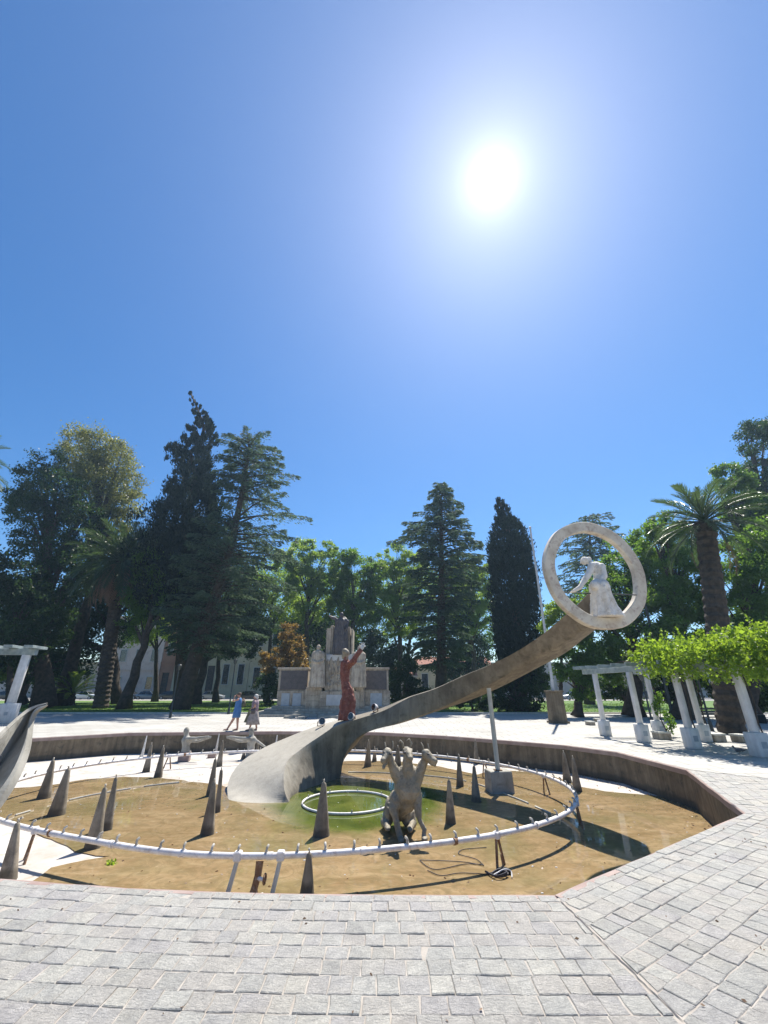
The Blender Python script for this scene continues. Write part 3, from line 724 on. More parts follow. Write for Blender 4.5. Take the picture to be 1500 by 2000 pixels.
# necks
bm_.limb([B(784, 1526), B(771, 1507, -.04), B(764, 1490, -.06), B(760, 1475, -.08)], [.16, .115, .085, .08], 12)
bm_.limb([B(797, 1520, -.05), B(796.5, 1503, -.12), B(796, 1485, -.12), B(796, 1472, -.1)], [.17, .115, .10, .085], 12)
bm_.limb([B(810, 1526), B(820, 1507, -.04), B(827, 1491, -.04), B(832, 1478, -.06)], [.16, .115, .09, .08], 12)
# heads: cranium, brow, muzzle, jaw
def head(cx, cy, mx, my, dep, jaw):
    c = B(cx, cy, -.1); m = B(mx, my, dep); ax = (m-c).normalized()
    bm_.ball(c, (.10, .12, .10), 12, 8); bm_.limb([c+V3(0, -.02, -.01), c.lerp(m, .55), m], [.10, .078, .055], 10)
    bm_.ball(m+V3(0, 0, .012), (.055, .06, .042), 10, 6)
    bm_.limb([c+V3(0, 0, -.06), m+V3(-ax.x*.02, 0, -.075-jaw)], [.06, .032], 8)
    sd = ax.cross(V3(0, 0, 1)).normalized()
    for s_ in (-1, 1): bm_.ball(c + ax*.05 + sd*.075*s_ + V3(0, 0, .05), (.035, .035, .025), 8, 6)
head(757, 1471, 748.5, 1486, -.28, .05); head(795, 1468, 802, 1482, -.42, .0); head(832, 1473, 850, 1487, -.22, .0)
body = fuse(bm_, 'body', MT['beast'], be, .014, 1, org=(0, 0, 0), noise=.016, nscale=9)
for (x, y, dd) in ((750.5, 1470, -.2), (762.5, 1472, -.2), (790.5, 1470, -.26), (802, 1470.5, -.24), (836, 1473, -.2)):
    m = MB(); m.ball(B(x, y, dd), (.032, .03, .022), 10, 6); m.build('eye', MT['cable'], be, True, org=(0, 0, 0))
def horn(pts, r0=.02):
    m = MB(); m.tube([B(x, y, d) for x, y, d in pts], [r0*(1-.5*i/(len(pts)-1)) for i in range(len(pts))], 7); m.build('ear', MT['beast'], be, True, org=(0, 0, 0))
horn([(754, 1466, -.1), (753, 1457, -.08), (751.5, 1449, -.08)]); horn([(766, 1467, 0), (768, 1457, .02), (767, 1447, .02)])
horn([(781+8, 1463, -.1), (786, 1451, -.1), (782, 1446, -.1), (779, 1449, -.1)], .025); horn([(800, 1463, -.06), (804, 1452, -.05), (799, 1443, -.05), (794, 1447, -.06)], .025)
horn([(828, 1467, -.1), (826, 1457, -.08), (822, 1450, -.08)]); horn([(838, 1468, 0), (837, 1459, .02), (835.5, 1452, .02)])

# ---- concrete spikes
SP = [(75, 1566, 92, 1487, 26), (97, 1600, 122, 1505, 34), (170, 1666, 191, 1542, 32), (201, 1628, 213, 1521, 22), (281, 1512, 293, 1455, 15), (304, 1523, 315, 1461, 17),
      (425, 1501, 435, 1450, 13), (407, 1560, 418, 1484, 17), (399, 1638, 413, 1530, 27), (422, 1592, 425, 1505, 12), (473, 1487, 477, 1466, 10), (625, 1642, 631, 1532, 33),
      (597, 1757, 601, 1672, 30), (718, 1502, 722, 1449, 15), (731, 1492, 733, 1462, 10), (777, 1502, 779, 1460, 16), (900, 1541, 898, 1478, 15), (932, 1572, 929, 1498, 19), (882, 1616, 880, 1526, 21), (932, 1496, 931, 1447, 11),
      (1112, 1533, 1106, 1471, 17), (1132, 1551, 1125, 1482, 18), (973, 1508, 969, 1462, 9), (0, 1730, -2, 1612, 34), (500, 1480, 503, 1455, 9)]
LB = ['leaning spike nearest the concrete horn on the left', 'pale sided spike just right of the leftmost spikes', 'tall spike crossing the near left run of the ring pipe', 'slim spike just behind the one crossed by the pipe on the left',
      'spike in the dry back left, left one of a pair', 'spike in the dry back left, right one of a pair', 'small spike between the two reaching figures at the back', 'mid height spike left of the foot of the arm, upper of a cluster', 'largest spike left of the arm, pale right side and long shadow', 'thin spike hugging the left side of the arm foot',
      'tiny spike at the back just above the left edge of the arm', 'spike in front of the green pool ring, tall and blunt', 'spike rising behind the near rim in front of the ring pipe', 'spike under the arch of the arm at the back', 'short spike far back beside the one under the arch', 'spike partly hidden behind the heads of the animal',
      'spike right of the animal, farther back near the support post', 'spike between the animal and the concrete post block', 'spike immediately right of the animal standing in the water', 'pale distant spike behind the back run of pipe right of the animal', 'left one of two spikes at the far right by the basin wall', 'right one of two spikes at the far right by the basin wall',
      'thin distant spike behind the prop post', 'dark spike cut by the left edge of the picture', 'thin distant spike behind the foot of the arm']
for (bx, by, tx, ty, w), lab in zip(SP, LB):
    b_ = G(bx, by-3, F_); t_ = D(tx, ty, b_.y); k = 1/ppm(b_.y, F_); h = t_.z-F_; hw = w*k/2; tw = max(.035, hw*.27)
    m = MB(); rr = random.uniform(.25, .7); rings = []; lean = V3(t_.x-b_.x, 0, 0)*.35
    for f in (0, .04, .3, .6, .9, .97, 1.0):
        r = hw*(1-f)+tw*f; r *= 1.04 if f == 0 else 1; r *= (.75 if f == 1 else 1); c_ = V3(0, 0, -.02+(h+.02)*f) + lean*f
        ring = []
        for i in range(12):
            a = 2*math.pi*i/12+rr; sq = 1/max(abs(math.cos(a-rr)), abs(math.sin(a-rr))); sq = sq*.9+.1
            ring.append(c_ + V3(math.cos(a)*r*sq*.92, math.sin(a)*r*sq*.92, 0))
        rings.append(ring)
    m.loft(rings); o = m.build('concrete_spike', MT['spike'], None, 45, org=(0, 0, 0)); o.location = (b_.x, b_.y+hw, F_); tag(o, lab, 'spike', 'concrete spikes standing in the basin')
    m = MB(); tp = V3(0, 0, h-.01)+lean; m.tube([tp, tp+V3(0, 0, .05), tp+V3(-.01, 0, .07)], [tw*.42, tw*.36, tw*.5], 8); m.build('spout', MT['nozzle'], o, True, org=(0, 0, 0))
# thin white spikes
for (bx, by, tx, ty), lab in zip(((276, 1482, 282, 1437), (420, 1478, 424, 1433), (536, 1476, 538, 1436)), ('thin white spike at the back left behind the ring pipe', 'thin white spike between the two reaching figures', 'thin white spike close behind the foot of the arm')):
    b_ = G(bx, by, F_); t_ = D(tx, ty, b_.y); m = MB(); m.tube([(0, 0, -.02), (.04, 0, t_.z-F_)], [.07, .02], 8); o = m.build('white_spike', MT['white_stone'], None, 40, org=(0, 0, 0)); o.location = b_; tag(o, lab, 'spike', 'thin white spikes')

# ---- the ring pipe
PZ = F_+.44
ctr_px = [(-60, 1560), (0, 1587), (45, 1609), (100, 1629), (150, 1642), (200, 1651), (280, 1659), (350, 1664), (430, 1667), (500, 1669), (560, 1670), (620, 1669), (690, 1666), (750, 1661), (820, 1653), (880, 1645), (940, 1634), (1000, 1620), (1050, 1608), (1095, 1592),
          (1122, 1581), (1131, 1570), (1127, 1553), (1104, 1533), (1070, 1518), (1000, 1499), (920, 1485), (850, 1476), (780, 1470), (700, 1467), (620, 1466), (540, 1466), (450, 1468), (380, 1473), (320, 1477), (260, 1483), (180, 1494), (100, 1508), (40, 1526), (-20, 1540)]
cp = [np.array(G(x, y, PZ)) for x, y in ctr_px]
cen = np.mean(cp, 0); al = [math.atan2(p[1]-cen[1], p[0]-cen[0]) for p in cp]
# smooth: fourier fit of radius over angle
A_ = np.array([[1]+[f(k*a) for k in (1, 2, 3, 4) for f in (math.cos, math.sin)] for a in al]); rad = np.array([math.hypot(p[0]-cen[0], p[1]-cen[1]) for p in cp])
cf = np.linalg.lstsq(A_, rad, rcond=None)[0]
def ringp(a, dr=0, z=PZ):
    r = sum(c*b for c, b in zip(cf, [1]+[f(k*a) for k in (1, 2, 3, 4) for f in (math.cos, math.sin)])) + dr
    return V3(cen[0]+r*math.cos(a), cen[1]+r*math.sin(a), z)
pr = empty('ring_pipe', (cen[0], cen[1], F_), label='big white ring pipe with small nozzles running round the basin on thin legs', cat='pipe')
m = MB(); m.tube([ringp(2*math.pi*i/160) for i in range(160)], .043, 12, closed=True); m.build('pipe', MT['white_metal'], pr, 60)
# arc length spacing of nozzles
N = 720; ps = [ringp(2*math.pi*i/N) for i in range(N+1)]; acc = 0; nz = []; nxt = 0
nm = MB(); nm.tube([(0, 0, .03), (0, 0, .085), (-.012, 0, .105), (-.045, 0, .118)], [.017, .017, .019, .019], 8); nm.tube([(0, 0, .045), (0, 0, .06)], .024, 8); nme = nm.mesh('nozzle'); nme.materials.append(MT['nozzle']); shade(nme, 40)
cl = MB(); cl.tube([(-.035, 0, 0), (.035, 0, 0)], .057, 12); 
for i in range(20):
    a = 2*math.pi*(i+.35)/20; p = ringp(a); t_ = V3(-math.sin(a), math.cos(a), 0); m = MB(); m.tube([p-t_*.045, p+t_*.045], .051, 12); m.build('coupling', MT['rust'] if i % 5 == 2 else MT['white_metal'], pr, 50)
for i in range(N):
    acc += (ps[i+1]-ps[i]).length
    if acc >= nxt:
        a = 2*math.pi*i/N; p = ps[i]; t = random.uniform(-.12, .12)
        o = link('nozzle', nme, pr, p-pr.location, (random.uniform(-.1, .1), t, a+random.uniform(-.25, .25))); nxt += .425
# tripod / frame legs
def frame(a, spread=.14, rusty=False, n=2):
    p = ringp(a); tdir = V3(-math.sin(a), math.cos(a), 0); out_ = V3(math.cos(a), math.sin(a), 0)
    for s_ in (-1, 1):
        m = MB(); m.tube([p+V3(0, 0, -.03)+tdir*.03*s_, V3(p.x, p.y, F_)+tdir*spread*s_+out_*.03], .018 if not rusty else .022, 8); m.build('leg', MT['rust'], pr)
    m = MB(); m.box((p.x, p.y, PZ-.005), (.10, .125, .10), a, bev=.012); m.build('clamp', MT['white_metal'], pr)
angs = [math.atan2(G(x, y, PZ).y-cen[1], G(x, y, PZ).x-cen[0]) for x, y in ((965, 1629), (1131, 1568), (1060, 1515), (942, 1489), (330, 1476), (97, 1508), (75, 1620))]
for a in angs: frame(a, rusty=True)
for x in (468, 549):
    a = math.atan2(G(x, 1668, PZ).y-cen[1], G(x, 1668, PZ).x-cen[0]); p = ringp(a); out_ = V3(math.cos(a), math.sin(a), 0)
    m = MB(); f = V3(p.x-.06, p.y-.12, F_); m.tube([p+V3(0, 0, -.04), p*.5+f*.5+V3(0, 0, -.02), f], [.033, .033, .036], 6); m.build('leg', MT['pale_post'], pr)
    m = MB(); m.box((p.x, p.y, p.z), (.11, .12, .12), a+math.pi/2, bev=.015); m.build('clamp', MT['white_metal'], pr)
# riser with valve
p = ringp(math.atan2(G(510, 1669, PZ).y-cen[1], G(510, 1669, PZ).x-cen[0]))
rv = empty('valve_riser', (p.x, p.y-.08, F_), label='rusty riser pipe with red brown valve wheel under the near ring pipe', cat='valve')
m = MB(); m.tube([(0, .08, .38), (0, .05, .22), (-.02, .0, .1), (-.03, 0, 0)], [.055, .05, .048, .07], 10); m.build('riser', MT['rust'], rv, 40, org=(0, 0, 0))
m = MB(); m.tube([(.02, .02, .2), (.10, -.02, .2)], [.03, .022], 8); m.build('valve_body', MT['white_metal'], rv, 40, org=(0, 0, 0))
m = MB(); m.tube([V3(.12, -.03, .21)+V3(.018*math.cos(a)*.3, .055*math.cos(a), .06*math.sin(a)) for a in [2*math.pi*i/14 for i in range(14)]], .012, 6, closed=True); m.tube([(.12, -.03, .16), (.12, -.03, .26)], .01, 6); m.build('valve_wheel', MT['rust'], rv, True, org=(0, 0, 0))
for k, (x, y) in enumerate(((.12, -.03), (.16, 0), (.09, .02))):
    m = MB(); m.box((x, y, .015), (.07, .05, .035), k, bev=.008); m.build('white_rubble', MT['white_stone'], rv, org=(0, 0, 0))

# inner pipes
def lowring(name, cx, cy, rx, ry, z, r, lab, a0=0, a1=2*math.pi, mat='white_metal', noz=0):
    n = 90; full = abs(a1-a0-2*math.pi) < .01
    e = empty(name, (cx, cy, F_), label=lab, cat='pipe')
    pts = [V3(cx+rx*math.cos(a0+(a1-a0)*i/n), cy+ry*math.sin(a0+(a1-a0)*i/n), z) for i in range(n if full else n+1)]
    m = MB(); m.tube(pts, r, 8, closed=full); m.build('pipe', MT[mat], e, 60)
    for i in range(noz):
        k = pts[int(i*n/noz)]; m = MB(); m.tube([k, k+V3(0, 0, .07)], [.02, .014], 6); m.build('nozzle', MT['nozzle'], e, 40)
l_, r_, t_, b_ = G(590, 1568, F_+.05), G(765, 1570, F_+.05), G(680, 1545, F_+.05), G(690, 1589, F_+.05)
lowring('small_ring_pipe', (l_.x+r_.x)/2, (t_.y+b_.y)/2, (r_.x-l_.x)/2, (t_.y-b_.y)/2, F_+.045, .028, 'small white ring pipe lying in the green water of the pool', noz=9)
# middle ring pipe, half buried in silt
mid = [G(x, y, F_+.03) for x, y in ((30, 1592), (120, 1566), (200, 1549), (330, 1530), (560, 1512), (680, 1508), (780, 1511), (900, 1523), (1000, 1556), (1075, 1588))]
em = empty('middle_pipe', (-1, 13, F_), label='thin pale middle pipe half buried in the silt around the pool', cat='pipe')
mc = catmull(mid, 10)
for (i0, i1) in ((0, 3), (12, 25), (27, 31), (50, 71), (72, 84), (86, 90)):
    m = MB(); m.tube([Vector(x) for x in mc[i0:i1+1]], .018, 6); m.build('pipe_run', MT['pale_post'], em, 60)

# ---- two reaching figures at the back left
def bust(cx, side, base, lab, hx):
    g0 = G(cx, base, F_); d = g0.y; k = 1/ppm(d, 0); r = empty('reaching_figure', (g0.x, d, F_), label=lab, cat='statue', group='reaching figures at the back of the basin')
    def L(x, y, dy=0): return D(x, y, d+dy)
    m = MB(); m.ball(L(hx, 1428), (5.4*k, 5.8*k, 7.5*k), 12, 8); m.ball(L(hx+side*3.6, 1429, 0), (2*k, 2*k, 2.6*k), 8, 6)
    m.limb([L(hx, 1433), L(hx, 1441)], [.10, .11]); m.limb([L(hx-2, 1446), L(hx+3, 1446)], [.16, .16]); m.limb([L(hx, 1446), L(hx-1, 1458), L(hx-2, 1470)], [.19, .15, .17])
    m.limb([L(hx+side*3, 1443, -.15), L(hx+side*20, 1442, -.2), L(hx+side*42, 1439, -.2)], [.085, .06, .05]); 
    for i in range(4): m.limb([L(hx+side*42, 1438+i, -.2), L(hx+side*(50-i*.5), 1437.5+i*1.7, -.2)], [.025, .016], 6)
    m.limb([L(hx+side*2, 1446, .1), L(hx+side*22, 1448, .15), L(hx+side*44, 1441, .1)], [.08, .055, .045])
    if side < 0: m.limb([L(hx+4, 1444), L(hx+14, 1450), L(hx+26, 1458)], [.08, .06, .05])
    fuse(m, 'figure', MT['concrete'], r, .03, 2, noise=.01, nscale=8)
    m = MB(); m.tube([L(hx-2, 1468), V3(L(hx-2, 1468).x, d, F_)], [.16, .2], 10); m.build('stem', MT['concrete'], r, 40)
bust(366, 1, 1487, 'bust with both arms stretched to the right, left of the reaching pair', 364)
bust(487, -1, 1483, 'bust with arms stretched to the left, right of the reaching pair', 491)
g0 = G(359, 1487, F_); m = MB(); m.box((0, 0, .16), (.42, .4, .34), .2, bev=.03); o = m.build('stone_block', MT['coping'], None, org=(0, 0, 0)); o.location = (g0.x, g0.y, F_); tag(o, 'reddish stone block at the foot of the left reaching figure', 'block')
g0 = G(413, 1480, F_); m = MB(); m.box((0, 0, .08), (.32, .3, .18), .3, bev=.02); o = m.build('stone_block', MT['coping'], None, org=(0, 0, 0)); o.location = (g0.x, g0.y, F_); tag(o, 'small reddish block between the two reaching figures', 'block')

# ---- concrete horn at the left edge
def Hs(x, y, d): return D(x, y, d)
E1 = [Hs(-70, 1470, 8.6), Hs(-20, 1448, 9.2), (Hs(20, 1412, 9.7)), Hs(50, 1387, 10.1), Hs(70, 1377.5, 10.2), Hs(92, 1372.5, 10.25)]       # upper edge
E2 = [Hs(-80, 1640, 8.6), Hs(-25, 1590, 9.1), Hs(22, 1525, 9.45), Hs(48, 1462, 9.8), Hs(62, 1398, 10.1), Hs(92, 1377, 10.2)]          # right hand edge
E3 = [Hs(-90, 1580, 9.1), Hs(-40, 1545, 9.6), Hs(5, 1480, 10.0), Hs(40, 1432, 10.3), Hs(62, 1392, 10.4), Hs(91, 1375, 10.35)]              # hollow bottom
W = [.11, .11, .10, .10, .07, .02]
C1, C2, C3 = catmull(E1, 6), catmull(E2, 6), catmull(E3, 6); Ww = catmull([[w] for w in W], 6); rings = []
for a, b, c, w in zip(C1, C2, C3, Ww):
    a, b, c = Vector(a), Vector(b), Vector(c); w = float(w[0])
    n_ = (b-a).normalized(); back = V3(.1, .9, -.3).normalized()
    rings.append([a, a + n_*w*.9, c + back*0 - n_*.0, b - n_*w*1.5, b, b + back*w*1.6, c + back*w*1.5, a + back*w*1.2])
m = MB(); m.loft(rings); hn = m.build('concrete_horn', MT['concrete'], None, 30, org=(0, 0, 0)); tag(hn, 'big hollow concrete horn rising at the left edge of the basin', 'sculpture')

# ---- wires and debris by the near leg
wr = G(975, 1703, F_+.02)
def cable(pts, r, mat, nm='cable'):
    m = MB(); m.tube([Vector(x) for x in catmull([G(x, y, F_+.025+z) for x, y, z in pts], 8)], r, 6); return m, mat, nm
ce = empty('cable_tangle', (wr.x, wr.y, F_), label='tangle of dark and white cables on the floor by the rusty pipe legs', cat='cables')
for pts, r, mat in (([(950, 1655, .0), (905, 1659, 0), (897, 1668, 0), (930, 1678, 0), (945, 1690, 0)], .006, 'cable'), ([(945, 1690, 0), (900, 1683, 0), (830, 1680, 0), (822, 1682, 0), (850, 1698, 0), (905, 1688, 0), (940, 1688, 0)], .006, 'cable'),
                    ([(960, 1708, .0), (900, 1705, 0), (862, 1710, 0), (835, 1700, 0)], .006, 'cable'), ([(962, 1710, .02), (985, 1698, .06), (998, 1702, .03), (1000, 1714, 0)], .009, 'cable_white'),
                    ([(960, 1706, .02), (975, 1698, .05), (992, 1706, .03), (980, 1712, .01), (965, 1710, 0)], .014, 'cable'), ([(948, 1702, .01), (970, 1711, .03), (990, 1703, .05), (974, 1700, .02)], .014, 'cable')):
    m, mt, nm = cable(pts, r, mat); m.build(nm, MT[mt], ce, 60)
m = MB(); m.tube([(wr.x+.08, wr.y, F_), (wr.x+.05, wr.y, F_+.25)], .012, 6); m.build('rod', MT['rust'], ce)
m = MB(); m.ball((wr.x+.06, wr.y-.03, F_+.04), (.13, .09, .05), 10, 6); m.build('junction_lump', MT['rubber'], ce, True)
n_ = 900; C_ = np.stack([rng.uniform(-9.5, 7, n_), rng.uniform(5.6, 18, n_), np.full(n_, F_+.018)], 1)
k_e = rng.random(n_) < .5; ed = [RIM[i] for i in (1, 2, 3, 4, 5, 6, 7)]
for i in np.where(k_e)[0]:
    s_ = random.randint(0, len(ed)-2); f_ = random.random(); p_ = Vector(ed[s_]).lerp(Vector(ed[s_+1]), f_); p_ = p_ + (RC-p_).normalized()*abs(random.gauss(0, .25)+.08); C_[i, :2] = p_
o = quads('dry_leaves', leafq(C_, rng.normal(0, 1, (n_, 3))*[1, 1, .12], .045, .6, .1), MT['frond_dead']); tag(o, 'scattered dry leaves on the basin floor', 'leaf litter', None, 'stuff')
# little weed and crumbs
g0 = G(218, 1686, F_+.02); Cc = np.array(g0)+rng.normal(0, .035, (40, 3))*[1, 1, .5]; V = leafq(Cc, rng.normal(0, 1, (40, 3))+[0, 0, .5], .06, .5); o = quads('weed', V, MT['leaf_vine']); tag(o, 'tiny bright green weed in the silt at the lower left of the basin', 'plant')
cm = MB()
for i in range(160):
    p_ = V3(random.uniform(-9, 7), random.uniform(6, 16), F_+.012); s_ = random.uniform(.006, .022); cm.box(p_, (s_*1.6, s_, s_*.7), random.random()*3)
o = cm.build('debris', MT['old_stone_pale']); tag(o, 'small crumbs and dry leaves scattered on the basin floor', 'debris', None, 'stuff')
# pigeon at the right
pg = G(1445, 1472); pe = empty('pigeon', pg, 2.6, 'dark pigeon on the plaza left of the right hand pergola block', 'pigeon')
m = MB(); m.ball((0, 0, .10), (.11, .055, .055), 12, 8, Matrix.Rotation(.25, 4, 'Y')); m.limb([(.08, 0, .12), (.11, 0, .17)], [.035, .025]); m.ball((.12, 0, .19), (.032, .026, .028), 10, 6); m.limb([(-.08, 0, .09), (-.2, 0, .13)], [.035, .012]); fuse(m, 'body', MT['gray_bird'], pe, .008, 1, org=(0, 0, 0))
for s_ in (-1, 1): m = MB(); m.tube([(.0, .02*s_, .06), (.01, .02*s_, 0), (.04, .02*s_, .004)], .004, 5); m.build('leg', MT['rust'], pe, org=(0, 0, 0))
m = MB(); m.tube([(.145, 0, .188), (.17, 0, .182)], [.007, .002], 5); m.build('beak', MT['cable'], pe, org=(0, 0, 0))
# ================================================================ pergolas
def post(g, top_z, name_label, w=.25, bw=.52, bh=.62, rz=.1):
    r = empty('pergola_post', (g[0], g[1], 0), rz, name_label, 'post', 'white pergola posts')
    m = MB(); m.box((0, 0, bh/2), (bw, bw, bh), bev=.02); m.build('base_block', MT['pergola_white'], r, 50, org=(0, 0, 0))
    m = MB(); m.box((0, 0, (bh+top_z)/2), (w, w, top_z-bh), bev=.02); m.build('shaft', MT['pergola_white'], r, 50, org=(0, 0, 0))
    m = MB(); m.box((-.01, -bw/2-.004, bh*.5), (.17, .012, .17)); m.build('plate', MT['plaque_grey'], r, org=(0, 0, 0)); return r
def sz(x, y, w): return w/ppm(y, 1)
FR = [(9.5, 19.88), (9.75, 17.51), (10.42, 15.8), (11.2, 14.0)]; BK = [(11.7, 19.67), (12.17, 17.68), (13.2, 15.95)]
for (g, lab, w, bw, bh) in ((FR[0], 'front pergola post farthest from the vine, under the bare beam', .175, .36, .6), (FR[1], 'front pergola post at the left end of the vine, under the bare beam', .18, .37, .62), (BK[0], 'back pergola post with a climber winding up it, left end of vine', .175, .38, .6),
                        (FR[2], 'front pergola post under the thick vine in the middle of the right hand group', .19, .39, .62), (BK[1], 'back pergola post under the vine, half behind the middle front post', .175, .37, .6), (FR[3], 'nearest pergola post at the right edge of the picture', .21, .43, .64)):
    post(g, 2.46, lab, w, bw, bh, random.uniform(.05, .2))
pg = empty('pergola_roof', (11, 17, 2.46), label='weathered grey beams of the curved pergola resting on the white posts', cat='pergola')
def beam(a, b, z, w, h, ext=.35):
    a, b = V3(a[0], a[1], z), V3(b[0], b[1], z); d = (b-a).normalized(); a -= d*ext; b += d*ext; c_ = (a+b)/2
    m = MB(); m.box(c_, ((b-a).length, w, h), math.atan2(d.y, d.x), bev=.012); return m.build('beam', MT['wood_beam'], pg)
FR2 = [(9.35, 20.6)] + FR + [(12.3, 12.3)]; BK2 = [(11.6, 20.4)]+BK+[(14.6, 14.2)]
for i in range(len(FR2)-1): beam(FR2[i], FR2[i+1], 2.56+.004*(i % 2), .14, .2, .02)
for i in range(len(BK2)-1): beam(BK2[i], BK2[i+1], 2.56+.004*(i % 2), .14, .2, .02)
def plerp(L, t):
    t *= len(L)-1; i = min(int(t), len(L)-2); f = t-i; return V3(L[i][0]*(1-f)+L[i+1][0]*f, L[i][1]*(1-f)+L[i+1][1]*f, 0)
for k in range(15):
    t = k/14; a, b = plerp(FR2, t), plerp(BK2, t); d = (b-a).normalized(); a -= d*.45; b += d*.3
    m = MB(); m.box(V3((a.x+b.x)/2, (a.y+b.y)/2, 2.735), ((b-a).length, .07, .13), math.atan2(d.y, d.x), bev=.008); m.build('slat', MT['wood_beam'], pg)
# vine
vine = empty('vine', (12, 16, 2.7), label='bright green climbing vine spilling over the right hand pergola', cat='vine')
Cs = []
for i in range(640):
    t = .47+.53*random.random()**.8; a, b = plerp(FR2, t), plerp(BK2, t); s_ = random.uniform(-.28, 1.1); p_ = a.lerp(b, s_); hh = 2.8 + random.uniform(-.12, .62)*(.6+.6*t) + .5*max(0, t-.55)
    if s_ < .08 or s_ > .98: hh -= random.uniform(0, .8)*(.5+t*.5)
    nn_ = random.randint(25, 70); sp_ = random.uniform(.6, 1.4); Cs.append(rng.normal(0, 1, (nn_, 3))*[.17*sp_, .17*sp_, .11*sp_]+np.array([p_.x, p_.y, hh]))
Cs = np.concatenate(Cs); 
for i in range(60):      # loose hanging and reaching shoots
    t = .48+.52*random.random(); a, b = plerp(FR2, t), plerp(BK2, t); s_ = random.choice((random.uniform(-.3, -.05), random.uniform(0, 1))); p_ = a.lerp(b, s_); up = random.random() < .45; L_ = random.uniform(.3, .7)
    dx, dy = random.uniform(-.3, .3), random.uniform(-.3, .1)
    ts = np.linspace(0, 1, 16)[:, None]; z0_ = 3.1+.45*t if up else 2.75
    Cs = np.concatenate([Cs, np.array([[p_.x, p_.y, z0_]]) + ts*np.array([[dx, dy, L_*.7 if up else -L_]]) + rng.normal(0, .03, (16, 3))])
V = leafq(Cs, np.tile([.1, -.3, -.5], (len(Cs), 1)), rng.uniform(.06, .15, len(Cs)), .7, .8); quads('leaves', V, MT['leaf_vine'], vine)
m = MB()
for i in range(14):
    t0 = random.uniform(.2, .8); pts = []
    for k in range(7): a, b = plerp(FR2, min(1, t0+k*.03)), plerp(BK2, min(1, t0+k*.03)); p_ = a.lerp(b, (i/14+.05*math.sin(k*1.7+i)) % 1); pts.append((p_.x, p_.y, 2.83+.05*math.sin(k*2+i)))
    m.tube(pts, .02, 5)
for g_ in (FR[2], FR[3], BK[1]):
    m.tube([(g_[0]+.14+.04*math.sin(z_*5), g_[1]-.12, z_) for z_ in np.linspace(0, 2.9, 14)], .022, 6)
m.build('stems', MT['bark'], vine, 60)
cl_ = empty('climber', (BK[0][0], BK[0][1]-.2, 0), label='dark climber winding up the white back post of the pergola', cat='vine')
Cc = np.concatenate([rng.normal(0, .07, (40, 3))*[1, 1, 1.2] + np.array([BK[0][0]+.1+.14*math.sin(k*.9)+(.25 if k < 5 else 0), BK[0][1]-.2, .25+k*.15]) for k in range(10)]); quads('leaves', leafq(Cc, np.tile([0, 0, -1.], (len(Cc), 1)), .12, .6, .9), MT['leaf_mid'], cl_)
m = MB(); m.tube([(BK[0][0]+.25, BK[0][1]-.2, 0), (BK[0][0]+.05, BK[0][1]-.2, .7), (BK[0][0]+.2, BK[0][1]-.18, 1.3), (BK[0][0]+.05, BK[0][1]-.17, 1.9)], .02, 6); m.build('stem', MT['bark'], cl_, True)
# left pergola
post((-21.95, 26.6), 3.75, 'white pergola post at the left edge beside the concrete horn', .42, .85, 1.05, .5)
pl = empty('pergola_roof', (-23, 26.6, 3.75), label='pale beam and slats of the pergola at the left edge of the picture', cat='pergola')
m = MB(); m.box((-25.2, 26.1, 3.92), (7.6, .34, .36), .14, bev=.02); m.build('beam', MT['wood_beam'], pl)
for k in range(7): m = MB(); m.box((-21.55-k*1.1, 26.62-k*.155, 4.19), (.5, 1.5, .16), .14, bev=.01); m.build('slat', MT['wood_beam'], pl)
# low planters / benches behind the pergola
for (bx, by, w, lab) in ((1302, 1445, 24, 'low yellowish block bench between the back posts of the pergola'), (1410, 1450, 26, 'low yellowish block bench right of the middle pergola posts'), (1463, 1451, 24, 'low yellowish block bench behind the nearest pergola post'), (1158, 1417, 12, 'small distant block bench left of the pergola'), (1170, 1410, 10, 'small distant block bench, the right one of two left of the pergola')):
    g = G(bx, by); k = w/ppm(g.y, 0); r = empty('block_bench', g, random.uniform(-.1, .3), lab, 'bench', 'low block benches'); m = MB(); m.box((0, .25, k*.24), (k, .5, k*.46), bev=.02); m.build('base', MT['old_stone'], r, org=(0, 0, 0)); m = MB(); m.box((0, .25, k*.51), (k*1.05, .56, .06), bev=.01); m.build('seat', MT['pale_post'], r, org=(0, 0, 0))
# park benches in the shade at the right
def park_bench(x, y, rz, lab):
    r = empty('park_bench', (x, y, 0), rz, lab, 'bench', 'dark park benches in the shade')
    for k in range(4): m = MB(); m.box((0, -.2+k*.12, .45), (1.7, .09, .03)); m.build('seat_slat', MT['lamp_metal'], r, org=(0, 0, 0))
    for k in range(3): m = MB(); m.box((0, .24+k*.03, .58+k*.13), (1.7, .03, .09)); m.build('back_slat', MT['lamp_metal'], r, org=(0, 0, 0))
    for s_ in (-.7, .7): m = MB(); m.box((s_, 0, .22), (.05, .45, .44)); m.box((s_, .27, .6), (.05, .05, .6)); m.build('leg', MT['lamp_metal'], r, org=(0, 0, 0))
park_bench(17.6, 24.5, .1, 'dark slatted park bench in the shade behind the pergola, nearer one'); park_bench(21.3, 26.5, .2, 'dark slatted park bench in the shade behind the pergola, farther right one')

